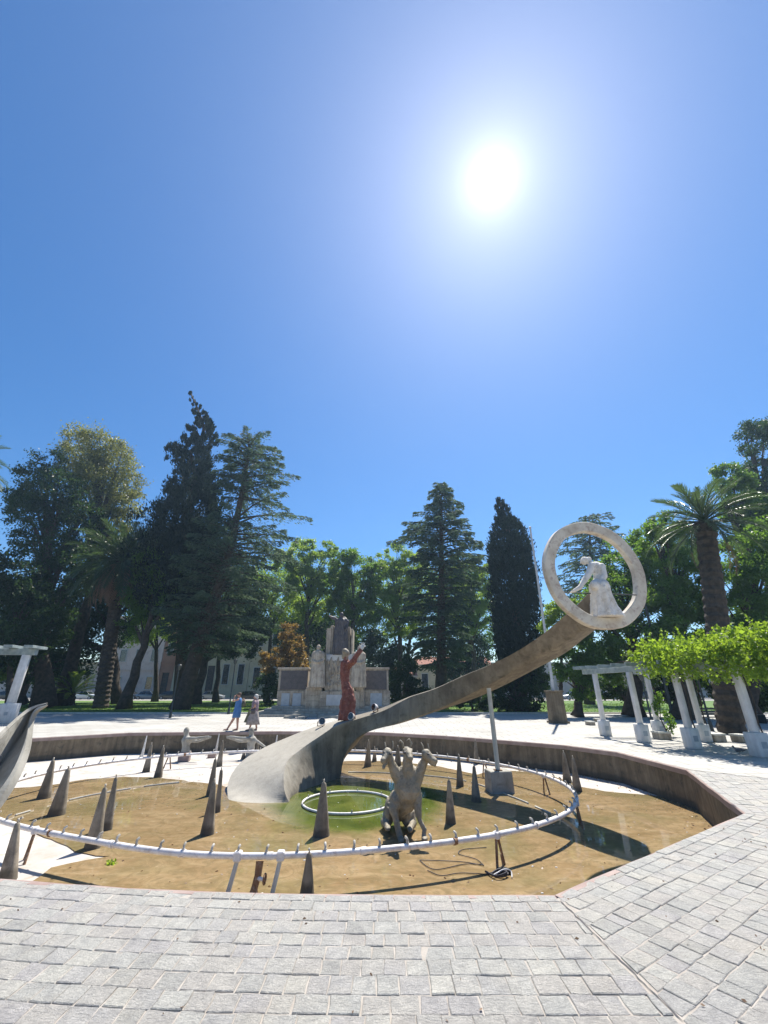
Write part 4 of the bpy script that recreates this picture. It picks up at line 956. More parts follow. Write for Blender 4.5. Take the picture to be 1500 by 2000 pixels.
# flagpole
g = (10.2, 26.9); fp = empty('flagpole', (g[0], g[1], 0), label='tall thin grey flagpole standing on a stone pedestal', cat='flagpole')
m = MB(); m.tube([(g[0], g[1], 1.7), (g[0]+.05, g[1], 7), (g[0]+.08, g[1], 12.2)], [.085, .07, .055], 10); m.ball((g[0]+.08, g[1], 12.25), .1, 10, 6); m.build('pole', MT['steel'], fp, 60)
m = MB(); m.box((g[0], g[1], .85), (.82, .82, 1.6), .05, bev=.03, taper=.9); m.build('pedestal', MT['basin_wall'], fp); m = MB(); m.box((g[0], g[1], .05), (.98, .98, .12), .05, bev=.02); m.build('plinth', MT['basin_wall'], fp); m = MB(); m.box((g[0], g[1], 1.7), (.86, .86, .1), .05, bev=.02); m.build('cap', MT['basin_wall'], fp)  # pedestal in dark concrete: the trees' shade put into its colour
# lamp posts
def lamp(px, by, ty, lab, lean=0, lant='lamp_metal'):
    g = G(px, by); t = D(px, ty, g.y); h = t.z; r = empty('street_lamp', g, 0, lab, 'street lamp', 'park lamps'); k = max(.05, h*.014)
    m = MB(); m.tube([(0, 0, 0), (0, 0, .4), (0, 0, .45), (0, 0, h-.3)], [k*2, k*1.7, k, k*.8], 10); m.build('pole', MT['lamp_metal'], r, 40, org=(0, 0, 0))
    m = MB(); m.tube([(0, 0, h-.3), (0, 0, h-.25), (0, 0, h+.02), (0, 0, h+.12)], [.06, .1, .17, .05], 8); m.build('lantern', MT[lant], r, 40, org=(0, 0, 0))
lamp(446, 1395, 1290, 'dark lamp post beside the walking pair'); lamp(332, 1402, 1300, 'dark lamp post on the left lawn between the tree trunks'); lamp(1391, 1428, 1310, 'teal dark lamp post between the pergola posts on the right'); lamp(1276, 1421, 1318, 'dark lamp post between the two left front pergola posts'); lamp(1316, 1405, 1166, 'tall lamp with a pale head against the big leafy tree', 0, 'pale_post')

# ================================================================ monument
MY = 34.0
mo = empty('war_memorial', (D(663, 1388, MY).x, MY, 0), label='large travertine monument with dark bronze panels and a dark figure on its central tower', cat='monument')
def course(name, mat, x0, y0, x1, y1, front, depth, n=3):
    for k in range(n):
        ya, yb = y0+(y1-y0)*k/n, y0+(y1-y0)*(k+1)/n
        m_ = max(1, int((x1-x0)/18)) if (x1-x0) > 30 else 1 + (k % 2)
        for j in range(m_):
            xa, xb = x0+(x1-x0)*j/m_, x0+(x1-x0)*(j+1)/m_
            mpart(name, mat, xa+.12, ya+.12, xb-.12, yb-.05, front+random.uniform(-.012, .012), depth, .02)
def mpart(name, mat, x0, y0, x1, y1, front, depth, bev=.03):
    """front: metres in front of MY; pixels x0..x1, y0 (top)..y1 (bottom)"""
    y = MY-front; a, b = D(x0, y1, y), D(x1, y0, y); m = MB(); z0, z1 = a.z, b.z
    # width measured at mid height
    xa = D(x0, (y0+y1)/2, y).x; xb = D(x1, (y0+y1)/2, y).x
    m.box(((xa+xb)/2, y+depth/2, (z0+z1)/2), (xb-xa, depth, z1-z0), bev=bev); return m.build(name, mat, mo)
# steps
for k in range(4):
    w = 6.3-k*.42; m = MB(); m.box((mo.location.x, MY-.9+k*.22+1.6, .09+k*.16), (w*2, 4.6-k*.42, .16+.02), bev=.015); m.build('step', MT['concrete'], mo)
base_z = D(663, 1384, MY).z
for (x0, x1) in ((541, 604), (706, 762)):
    course('base_block', MT['old_stone'], x0, 1349, x1, 1392, 0, 1.3); mpart('wing_wall', MT['old_stone'], x0+3, 1307, x1-3, 1349.5, -.12, 1.05); mpart('wing_cap', MT['old_stone'], x0+1, 1303.5, x1-1, 1307.5, -.02, 1.2)
    mpart('bronze_panel', MT['bronze_dark'], x0+7, 1310, x1-4 if x0 < 600 else x1-7, 1347, .04-.12+.03, .12, .01)
for (x0, x1) in ((549, 565), (571, 588), (723, 746)): mpart('grey_plaque', MT['plaque_grey'], x0, 1354, x1, 1382, .05, .06, .01)
course('base_block', MT['old_stone'], 596, 1346, 629, 1392, .45, 1.7, 4); course('base_block', MT['old_stone'], 696, 1346, 712, 1392, .45, 1.7, 4)
mpart('statue_base_cap', MT['old_stone'], 598, 1342, 628, 1347, .5, 1.7); mpart('statue_base_cap', MT['old_stone'], 694, 1342, 711, 1347, .5, 1.7)
course('base_block', MT['old_stone'], 624, 1350, 702, 1394, .7, 2.2, 3); mpart('pale_slab', MT['old_stone_pale'], 637, 1357, 668, 1378, .74, .06, .01)
mpart('relief_panel', MT['old_stone'], 636, 1290, 690, 1350.5, .45, 1.5); mpart('relief_cap', MT['old_stone_pale'], 637, 1278, 690, 1290.5, .5, 1.5)
course('tower_block', MT['old_stone'], 645, 1224, 684, 1290, 0, 1.6, 5); 
for (x0, x1, yt) in ((635, 644.5, 1227), (684.5, 688, 1228)): mpart('pilaster', MT['old_stone'], x0, yt, x1, 1345, .2, 1.8)
mpart('pilaster', MT['old_stone'], 645, 1221, 650.5, 1290, .12, .6)
# relief figures on the panel
m = MB()
for i in range(46):
    x, y = random.uniform(640, 687), random.uniform(1295, 1346); p_ = D(x, y, MY-.45)
    L = random.uniform(.1, .42) if y > 1322 else random.uniform(.25, .6); a = random.uniform(-.8, .8) if y > 1322 else random.uniform(-.15, .15)
    m.limb([p_, p_+V3(math.sin(a)*L*.5, -.02, math.cos(a)*L*.5), p_+V3(math.sin(a*1.8)*L, 0, math.cos(a)*L)], [.08, .11, .06], 6)
m.build('relief', MT['old_stone'], mo, True)
# block joints in the bases: proud courses
def robed(nm, cx, ty, by, wpx, front, mat, lab=None, arm=None, head=True):
    y = MY-front; t, b = D(cx, ty, y), D(cx, by, y); H = t.z-b.z; m = MB(); W_ = wpx/ppm(y, 3)/2; rg = []
    for f, k in ((0, 1.0), (.1, .98), (.3, .92), (.5, .84), (.65, .76), (.75, .80), (.8, .78), (.84, .6), (.865, .3)):
        z = b.z+H*f; rg.append([V3(b.x + W_*k*(1+.12*math.sin(11*a+f*2))*math.cos(a), y + W_*.75*k*(1+.12*math.sin(11*a+f*2))*math.sin(a), z) for a in [2*math.pi*i/44 for i in range(44)]])
    m.loft(rg)
    if head:
        m.ball((b.x, y-.02, b.z+H*.93), (H*.052, H*.058, H*.072), 12, 8); m.limb([(b.x, y, b.z+H*.84), (b.x, y, b.z+H*.9)], [H*.036, H*.034]); m.ball((b.x, y-H*.06, b.z+H*.925), (.03, .04, .05), 8, 6)
    for s_ in (-1, 1):
        if arm is None: m.limb([(b.x+s_*W_*.62, y-.05, b.z+H*.78), (b.x+s_*W_*.72, y-.15, b.z+H*.62), (b.x+s_*W_*.2, y-W_*.7, b.z+H*.58)], [H*.042, H*.038, H*.03])
    if arm:
        for seq in arm: m.limb([D(x_, y_, y+dd) for x_, y_, dd in seq], [H*.045, H*.035, H*.022][:len(seq)])
    return fuse(m, nm, mat, mo, .05, 1, noise=.035, nscale=4)
robed('robed_statue', 618, 1259, 1343, 30, .9, MT['old_stone']); robed('robed_statue', 700, 1261, 1343, 30, .9, MT['old_stone'])
robed('dark_statue', 664, 1196, 1279, 31, .35, MT['bronze_dark'], arm=[[(655, 1208, 0), (648, 1206, -.1), (643, 1203, -.2)], [(673, 1208, 0), (680, 1215, -.1), (677, 1228, -.3)]])
# low slabs on the plaza before the steps
for (x, y, w, lab) in ((565, 1403, 20, 'low pale slab on the plaza before the memorial steps, left'), (590, 1404, 15, 'low pale slab on the plaza before the memorial steps, middle'), (640, 1402, 40, 'long low pale slab in front of the memorial steps')):
    g = G(x, y); k = w/ppm(g.y, 0); m = MB(); m.box((0, 0, .07), (k, .5, .16), bev=.02); o = m.build('stone_slab', MT['concrete'], org=(0, 0, 0)); o.location = g; tag(o, lab, 'slab')

# ================================================================ people
def person(x, y, rz, lab, kind):
    r = empty('person', (x, y, 0), rz, lab, 'person')      # faces local -X
    m = MB(); L = m.limb
    if kind == 'blue':
        # walking: left leg forward (-X)
        L([(0, -.09, .86), (-.12, -.09, .50), (-.34, -.09, .10)], [.10, .065, .042]); L([(0, .09, .86), (.03, .09, .48), (.07, .09, .09)], [.10, .065, .042])
        L([(-.34, -.09, .08), (-.40, -.09, .045), (-.50, -.09, .05)], [.045, .042, .028]); L([(.07, .09, .07), (.0, .09, .04), (-.10, .09, .03)], [.045, .042, .028])
        L([(0, 0, .90), (0, 0, 1.1), (0, 0, 1.32)], [.15, .13, .14]); L([(0, -.12, 1.36), (0, .12, 1.36)], [.08, .08]); L([(0, 0, 1.36), (-.015, 0, 1.47)], [.06, .052])
        m.ball((-.02, 0, 1.56), (.09, .075, .11)); m.ball((-.11, 0, 1.545), (.018, .014, .02), 8, 6); m.ball((-.02, -.075, 1.55), (.018, .012, .03), 8, 6); m.ball((-.02, .075, 1.55), (.018, .012, .03), 8, 6)
        L([(0, -.16, 1.36), (-.22, -.2, 1.30), (-.16, -.16, 1.52)], [.055, .042, .032]); L([(0, .17, 1.36), (.24, .2, 1.22), (.22, .12, 1.36)], [.055, .042, .032])
        for i in range(4): L([(-.16, -.14+i*.018, 1.52), (-.12, -.12+i*.02, 1.60-i*.006)], [.012, .008], 6); L([(.22, .12-i*.016, 1.36), (.20, .10-i*.016, 1.43)], [.012, .008], 6)
        L([(-.16, -.13, 1.51), (-.13, -.10, 1.55)], [.013, .009], 6); L([(.22, .10, 1.36), (.18, .11, 1.40)], [.013, .009], 6)
    else:
        L([(0, -.09, .80), (-.05, -.09, .45), (-.12, -.09, .09)], [.10, .06, .04]); L([(0, .09, .80), (.08, .09, .45), (.16, .09, .10)], [.10, .06, .04])
        L([(-.12, -.09, .07), (-.18, -.09, .04), (-.28, -.09, .03)], [.042, .04, .026]); L([(.16, .09, .08), (.10, .09, .045), (.0, .09, .03)], [.042, .04, .026])
        L([(0, 0, .86), (0, 0, 1.05), (0, 0, 1.24)], [.16, .15, .15]); L([(0, -.12, 1.28), (0, .12, 1.28)], [.085, .085]); L([(0, 0, 1.28), (-.02, 0, 1.38)], [.055, .05])
        m.ball((-.03, 0, 1.47), (.09, .075, .105)); m.ball((-.12, 0, 1.455), (.018, .014, .02), 8, 6); m.ball((-.03, -.075, 1.46), (.018, .012, .03), 8, 6)
        L([(.02, -.17, 1.27), (.06, -.2, 1.05), (-.12, -.18, .94)], [.055, .042, .032]); L([(0, .17, 1.27), (-.02, .2, 1.04), (-.16, .1, .95)], [.055, .042, .032])
        for i in range(4): L([(-.12, -.2+i*.017, .94), (-.19, -.19+i*.016, .90)], [.011, .008], 6); L([(-.16, .09+i*.017, .95), (-.22, .08+i*.016, .91)], [.011, .008], 6)
        L([(-.12, -.17, .95), (-.16, -.15, .965)], [.012, .009], 6); L([(-.16, .08, .96), (-.2, .06, .975)], [.012, .009], 6)
    fuse(m, 'body', MT['skin'], r, .0105, 1, org=(0, 0, 0))
    def ring_(z, rx, ry, cx=0, cy=0, rip=0, n=28): return [V3(cx+rx*(1+rip*math.sin(6*a+z*9))*math.cos(a), cy+ry*(1+rip*math.sin(6*a+z*9))*math.sin(a), z) for a in [2*math.pi*i/n for i in range(n)]]
    if kind == 'blue':
        m = MB(); m.loft([ring_(.56, .19, .21, -.03, 0, .03), ring_(.75, .18, .20, -.01, 0, .03), ring_(.95, .17, .19), ring_(1.12, .145, .17), ring_(1.28, .15, .19), ring_(1.40, .13, .17), ring_(1.435, .085, .09)]); m.build('blue_outfit', MT['blue_cloth'], r, True, org=(0, 0, 0))
        m = MB(); m.ball((.0, 0, 1.60), (.105, .095, .085)); m.box((-.12, 0, 1.60), (.12, .13, .014)); m.build('cap', MT['hair_dark'], r, True, org=(0, 0, 0))
        m = MB(); m.ball((.22, .16, 1.16), (.10, .07, .13)); m.tube([(.2, .15, 1.28), (.1, .17, 1.40), (0, .16, 1.43)], .014, 6); m.build('shoulder_bag', MT['olive_bag'], r, True, org=(0, 0, 0))
    else:
        m = MB(); m.loft([ring_(.26, .33, .27, -.02, 0, .07), ring_(.5, .28, .24, -.02, 0, .06), ring_(.75, .20, .20, 0, 0, .03), ring_(.9, .165, .185)]); m.build('long_skirt', MT['grey_skirt'], r, True, org=(0, 0, 0))
        m = MB(); m.loft([ring_(.84, .18, .2), ring_(1.0, .165, .19), ring_(1.2, .17, .2), ring_(1.32, .14, .18), ring_(1.365, .075, .08)]); 
        for s_ in (-1, 1): m.tube([(.01, .16*s_, 1.29), (.035, .2*s_, 1.13)], [.075, .068], 12)
        m.build('printed_top', MT['print_cloth'], r, True, org=(0, 0, 0))
        m = MB(); m.ball((.01, 0, 1.50), (.11, .10, .105)); m.ball((.06, 0, 1.44), (.06, .08, .08)); m.build('grey_hair', MT['hair_grey'], r, True, org=(0, 0, 0))
        m = MB(); m.loft([[V3(-.24, y_, .98) for y_ in (-.05, .0)]+[V3(-.22, y_, .98) for y_ in (.0, -.05)], [V3(-.44, y_, .36) for y_ in (-.1, .06)]+[V3(-.24, y_, .34) for y_ in (.06, -.1)]]); m.build('folded_jacket', MT['olive_bag'], r, org=(0, 0, 0))
        m = MB(); m.box((-.02, -.24, .84), (.22, .09, .2), bev=.03); m.tube([(.06, -.22, .93), (.05, -.14, 1.2), (.0, -.02, 1.36)], .012, 6); m.build('handbag', MT['bronze_dark'], r, True, org=(0, 0, 0))
    for (cx, cy, cz) in (((-.42, -.09, .035), (-.03, .09, .02)) if kind == 'blue' else ((-.2, -.09, .02), (.07, .09, .025))):
        m = MB(); m.box((cx, cy, cz), (.25, .095, .03), bev=.012); m.build('shoe', MT['sandal'], r, org=(0, 0, 0))
p1 = G(459, 1427); p2 = G(493, 1427)
person(p1.x, p1.y, 0, 'walking person in a blue sleeveless outfit and cap, one hand raised to the face', 'blue')
person(p2.x, p2.y, 0, 'older grey haired person in printed top and long grey skirt carrying a bag', 'skirt')

# ================================================================ cars
CARCOL = {'white': (.72, .73, .74), 'silver': (.42, .44, .46), 'dark': (.02, .023, .03), 'blue': (.05, .12, .24), 'green': (.16, .22, .20)}
for k, v in CARCOL.items():
    m_, nt, o_ = M_new('car_paint_'+k); q = NT(nt); f = q.ramp(q.noise(world_pos(q), 1.2, 4), [(.3, tuple(x*.85 for x in v)), (.7, v)])
    p = q.n('ShaderNodeBsdfPrincipled', {'Base Color': f, 'Roughness': .35, 'Metallic': .15, 'Coat Weight': .8, 'Coat Roughness': .08}); nt.links.new(p.outputs[0], o_.inputs[0]); MT['car_'+k] = m_
MT['lightglass'] = matl('lamp_glass', (.6, .6, .6), (.7, .7, .7), 3, .15, 0, 10); MT['taillight'] = matl('tail_light', (.3, .02, .02), (.4, .03, .03), 3, .2, 0, 10)
def loft_side(prof, W0, tum, y0=0):
    """prof: list of (x, z) outline; extrude with narrowing at top"""
    return prof
def carbody(pickup):
    m = MB(); xs = [-2.15, -2.1, -1.6, -1.0, -.2, .9, 1.5, 2.05, 2.15]
    top = [.55, .72, .82, .92, .95, .96, .94, .86, .6] if not pickup else [.55, .8, .92, .96, .97, .97, .97, .96, .7]
    bot = [.32, .22, .2, .2, .2, .2, .2, .24, .34]; hw = [.62, .8, .86, .88, .88, .88, .87, .8, .66]; rings = []
    for x, t, b, w in zip(xs, top, bot, hw): rings.append([V3(x, -w*.93, b), V3(x, w*.93, b), V3(x, w, (b+t)*.5), V3(x, w*.95, t-.06), V3(x, w*.82, t), V3(x, -w*.82, t), V3(x, -w*.95, t-.06), V3(x, -w, (b+t)*.5)])
    m.loft(rings); return m
def cabin(pickup):
    x = [-1.15, -.55, .7, 1.55] if not pickup else [-1.0, -.45, .55, .75]
    z = [.92, 1.42, 1.45, .95]; w0 = [.80, .66, .66, .78]; m = MB()
    m.loft([[V3(x[0], -.8, .9), V3(x[0], .8, .9), V3(x[1], .64, 1.42), V3(x[1], -.64, 1.42)], [V3(x[1]+.05, -.84, .9), V3(x[1]+.05, .84, .9), V3(x[1]+.1, .65, 1.43), V3(x[1]+.1, -.65, 1.43)], [V3(x[2], -.84, .9), V3(x[2], .84, .9), V3(x[2]-.05, .65, 1.43), V3(x[2]-.05, -.65, 1.43)], [V3(x[3], -.78, .9), V3(x[3], .78, .9), V3(x[3]-(.5 if not pickup else .08), .62, 1.36), V3(x[3]-(.5 if not pickup else .08), -.62, 1.36)]])
    r = MB(); r.box(((x[1]+x[2])/2+.05, 0, 1.445), (x[2]-x[1]+.15, 1.3, .045), bev=.02); 
    for s_ in (-1, 1):
        for a, b in (((x[0], .79, .93), (x[1], .65, 1.43)), ((.1, .845, .93), (.1, .655, 1.43)), ((x[3], .77, .93), (x[3]-(.5 if not pickup else .08), .62, 1.39))): r.tube([(a[0], a[1]*s_, a[2]), (b[0], b[1]*s_, b[2])], .035, 6)
    return m, r
_cm = {}
for pk in (False, True):
    b = carbody(pk).mesh('car_body'); bm = bmesh.new(); bm.from_mesh(b); bmesh.ops.recalc_face_normals(bm, faces=bm.faces); bm.to_mesh(b); bm.free(); shade(b, 35)
    c1, c2 = cabin(pk); g_ = c1.mesh('windows'); rf = c2.mesh('roof'); g_.materials.append(MT['glass_dark']); shade(g_, 30); _cm[pk] = (b, g_, rf)
tm = MB(); tm.tube([(0, -.1, 0), (0, .1, 0)], .32, 20); tyre = tm.mesh('tyre'); tyre.materials.append(MT['rubber']); shade(tyre, 40)
tm = MB(); tm.tube([(0, -.108, 0), (0, .108, 0)], .2, 14); rim_ = tm.mesh('rim'); rim_.materials.append(MT['steel'])
tm = MB(); tm.box((0, 0, 0), (.1, .34, .13), bev=.03); hl = tm.mesh('headlight'); hl.materials.append(MT['lightglass']); tl = hl.copy(); tl.materials.clear(); tl.materials.append(MT['taillight'])
def car(px, by, colr, lab, pickup=False, flip=False, yy=None):
    g = G(px, by) if yy is None else V3(D(px, by, yy).x, yy, 0); r = empty('parked_car', (g.x, g.y, -.01), math.pi if flip else 0, lab, 'car', 'cars parked along the street')
    b, g_, rf = _cm[pickup]
    for me, nm in ((b, 'body'), (rf, 'roof')):
        me2 = me.copy(); me2.materials.clear(); me2.materials.append(MT['car_'+colr]); link(nm, me2, r)
    link('windows', g_, r)
    for x in (-1.35, 1.35):
        for y in (-.8, .8): w = link('wheel', tyre, r, (x, y, .32)); link('rim', rim_, w)
    for y in (-.6, .6): link('headlight', hl, r, (-2.1, y, .62)); link('tail_light', tl, r, (2.08, y, .7))
for a in ((14, 'dark', 'dark parked car at the far left behind the pergola post'), (92, 'green', 'grey green parked car half behind the bright young palm'), (206, 'white', 'white parked car right of the left palm trunk'), (250, 'dark', 'dark parked car just left of the forked tree trunk'),
          (288, 'blue', 'blue parked car just right of the forked tree trunk'), (333, 'dark', 'dark parked car in the shade between two trunks'), (374, 'white', 'white parked car just right of the leaning cedar trunk'), (413, 'silver', 'silver hatchback parked on the street left of the walking pair'), (487, 'dark', 'dark car parked behind the walking pair')):
    car(a[0], 1367, a[1], a[2], False, True, 82.0)
car(165, 1366, 'white', 'white pickup parked left of the big palm trunk', True, True, 82.0)
car(1128, 1367, 'silver', 'silver parked car just right of the flagpole pedestal', False, False, 55.0) if False else None
for a in ((1122, 'silver', 'silver parked car just right of the flagpole pedestal', False), (1190, 'white', 'white parked car seen between the pergola posts', False), (1222, 'white', 'white pickup parked beyond the pergola posts', True), (1262, 'dark', 'dark parked car beyond the lamp post in the pergola', False)):
    car(a[0], 1370, a[1], a[2], a[3], False, 70.0 if False else 82.0)

# ================================================================ buildings across the street
def house(px0, px1, pyt, lab, mat, y=97.0, floors=2, wins=4, depth=10, door=True, roofline=.5, gable=False, wmat='glass_dark'):
    a, b = D(px0, 1350, y).x, D(px1, 1350, y).x; h = D((px0+px1)/2, pyt, y).z; W_ = b-a
    r = empty('house', ((a+b)/2, y, 0), 0, lab, 'house', None)
    # wall with openings: piers, spandrels
    fh = h/floors; m = MB(); m.box((0, depth/2+.25, h/2), (W_, depth, h)); m.build('wall', mat, r, org=(0, 0, 0))
    n = wins; cw = W_/n; first = None
    for f in range(floors):
        for i in range(n):
            cx = -W_/2+cw*(i+.5); isd = (f == 0 and door and i == n//2); ww, wh = cw*.42, fh*(.7 if isd else .46); cz = fh*f + (wh/2+.05 if isd else fh*.52)
            m = MB(); t = .09
            for (x_, z_, sx, sz_) in ((cx-ww/2, cz, t, wh), (cx+ww/2, cz, t, wh)): m.box((x_, .2, z_), (sx, .16, sz_))
            for (x_, z_, sx, sz_) in ((cx, cz+wh/2, ww+t*2, t*1.4), (cx, cz-wh/2, ww+t*3, t*1.4)): m.box((x_, .17, z_), (sx, .22, sz_))
            fr = m.build('door' if isd else 'window', MT['old_stone_pale'] if not isd else MT['bark_palm'], r, org=(0, 0, 0))
            m = MB(); m.box((cx, .235, cz), (ww-t, .03, wh-t)); m.build('pane' if not isd else 'door_leaf', MT[wmat] if not isd else MT['bark'], fr, org=(0, 0, 0))
    m = MB(); m.box((0, .16, h+.1), (W_+.3, .5, .3), bev=.03); m.box((0, .1, fh), (W_+.02, .3, .18)) if floors > 1 else None; m.build('cornice', mat, r, org=(0, 0, 0))
    if gable:
        m = MB(); m.loft([[V3(-W_/2-.3, 0, h+.2), V3(-W_/2-.3, depth, h+.2), V3(-W_/2-.3, depth/2, h+2.2)], [V3(W_/2+.3, 0, h+.2), V3(W_/2+.3, depth, h+.2), V3(W_/2+.3, depth/2, h+2.2)]]); m.build('roof', MT['red_tile'], r, org=(0, 0, 0))
    return r
MT['red_tile'] = matl('red_tile', (.22, .09, .06), (.34, .15, .10), 2, .9, .8, 8)
MT['pink_wall'] = matl('pinkish_plaster', (.52, .42, .38), (.62, .52, .47), .4, .9, .3, 8, c3=(.42, .33, .29))
MT['cream_wall'] = matl('cream_plaster', (.42, .37, .25), (.52, .47, .33), .4, .9, .3, 8, c3=(.34, .30, .21))
MT['grey_wall'] = matl('grey_plaster', (.34, .33, .31), (.44, .43, .41), .4, .9, .3, 8)
MT['brick_brown'] = matl('brown_plaster', (.26, .13, .08), (.34, .18, .11), .4, .9, .3, 8)
house(-60, 60, 1300, 'low grey house far left behind the dark trees', MT['grey_wall'], floors=1)
house(62, 175, 1295, 'low cream house behind the bright young palm', MT['cream_wall'], floors=1, wins=5)
house(176, 302, 1205, 'tall pinkish plastered house seen between the left tree trunks', MT['pink_wall'], floors=3, wins=4)
house(303, 330, 1230, 'narrow brown house front between the pink and cream houses', MT['brick_brown'], floors=2, wins=1)
house(331, 480, 1195, 'olive cream two storey house behind the leaning cedar trunk', MT['cream_wall'], floors=2, wins=5)
house(481, 640, 1210, 'cream house behind the orange leaved tree', MT['cream_wall'], floors=2, wins=5)
house(641, 815, 1322, 'low grey house hidden behind the memorial', MT['grey_wall'], floors=1, wins=6, gable=True)
house(816, 965, 1300, 'low house with a tiled roof seen under the central cedar', MT['cream_wall'], floors=1, wins=5, gable=True)
house(966, 1140, 1296, 'grey house behind the dark cypress on the right', MT['grey_wall'], floors=1, wins=6)
house(1141, 1330, 1290, 'cream house beyond the cars on the right', MT['cream_wall'], floors=2, wins=6)
house(1331, 1600, 1285, 'grey house far right in the shade of the trees', MT['grey_wall'], floors=2, wins=7)
# ================================================================ trees
def blob3(px, py, r, d, ry=None, dd=0.0):
    c = D(px, py, d+dd); k = 1/ppm(c.y, c.z); return (np.array(c), r*k, (ry or r)*k)
def crown_leaves(blobs, n, size, depthk=1.0, clump=.24, droop=.3, hollow=.55):
    vol = np.array([b[1]*b[1]*b[2] for b in blobs])**.75; vol = vol/vol.sum(); out = []
    for b, w in zip(blobs, vol):
        c, rx, rz = b; N = int(n*w); K = max(10, int(rx*rz*3.0)+14)
        u = unit(rng.normal(0, 1, (K, 3))); rr = (hollow + (1-hollow)*rng.random(K)**.6)[:, None]
        cc = c + u*rr*np.array([rx, rx*depthk, rz]); cr = clump*min(rx, rz)*rng.uniform(.6, 1.25, K) + size*.6
        idx = rng.integers(0, K, N); g = rng.normal(0, .55, (N, 3)); 
        P_ = cc[idx] + g*cr[idx][:, None]*np.array([1, 1, .7])
        out.append(P_)
    C = np.concatenate(out); ax = unit(rng.normal(0, 1, C.shape)) + np.array([0, 0, -droop])
    return leafq(C, ax, size, .6, .2)
def trunk_limbs(base, top, r0, r1, blobs, mat, parent, nl=None, bend=.03):
    m = MB(); b, t = Vector(base), Vector(top); H = (t-b).length; pts = []
    off = V3(random.uniform(-1, 1), random.uniform(-1, 1), 0)*H*bend
    for k in range(8):
        f = k/7; pts.append(b.lerp(t, f) + off*math.sin(f*math.pi) + (V3(random.uniform(-1, 1), random.uniform(-1, 1), 0)*r0*.35 if 0 < k < 7 else V3(0, 0, 0)))
    m.tube(pts, [r0*(1.45 if k == 0 else 1)*(1-k/7)+r1*(k/7) for k in range(8)], 10)
    L = list(blobs); random.shuffle(L)
    for bl in (L if nl is None else L[:nl]):
        c = Vector(bl[0]); f = min(.95, max(.35, (c.z-b.z)/max(H, .1)*.7)); s = b.lerp(t, f)+off*math.sin(f*math.pi)
        for j in range(3):
            e = c + V3(random.uniform(-.6, .6)*bl[1], random.uniform(-.5, .5)*bl[1], random.uniform(-.2, .6)*bl[2]); md = s.lerp(e, .5)+V3(0, 0, (e-s).length*.08)
            rr = (r0*(1-f)+r1*f)*.55; m.tube([s, md, e], [rr, rr*.55, rr*.12], 6, cap=False)
    return m.build('trunk', mat, parent, True)
def broad(name, base_px, d, blobs_px, mat, lab, cat='tree', n=15000, size=None, tr=None, top_px=None, group=None, trunk_mat='bark', clump=.24, hollow=.5, droop=.3, core=True, depthk=1.0):
    bx, by = base_px; b = V3(D(bx, 1380, d).x, d, 0); size = size or d*.0052
    r = empty(name, b, 0, lab, cat, group)
    blobs = [blob3(x, y, rr, d, None, random.uniform(-.5, .5)*rr/ppm(d, 5)) for x, y, rr in blobs_px]
    if top_px is None: c = sum(bl[0] for bl in blobs)/len(blobs); top = Vector(c)
    else: top = D(top_px[0], top_px[1], d)
    r0 = tr or .32
    trunk_limbs(b, top, r0, r0*.35, blobs, MT[trunk_mat], r)
    V = crown_leaves(blobs, n, size, depthk, clump, droop, hollow)
    quads('crown', V, MT[mat], r); return r

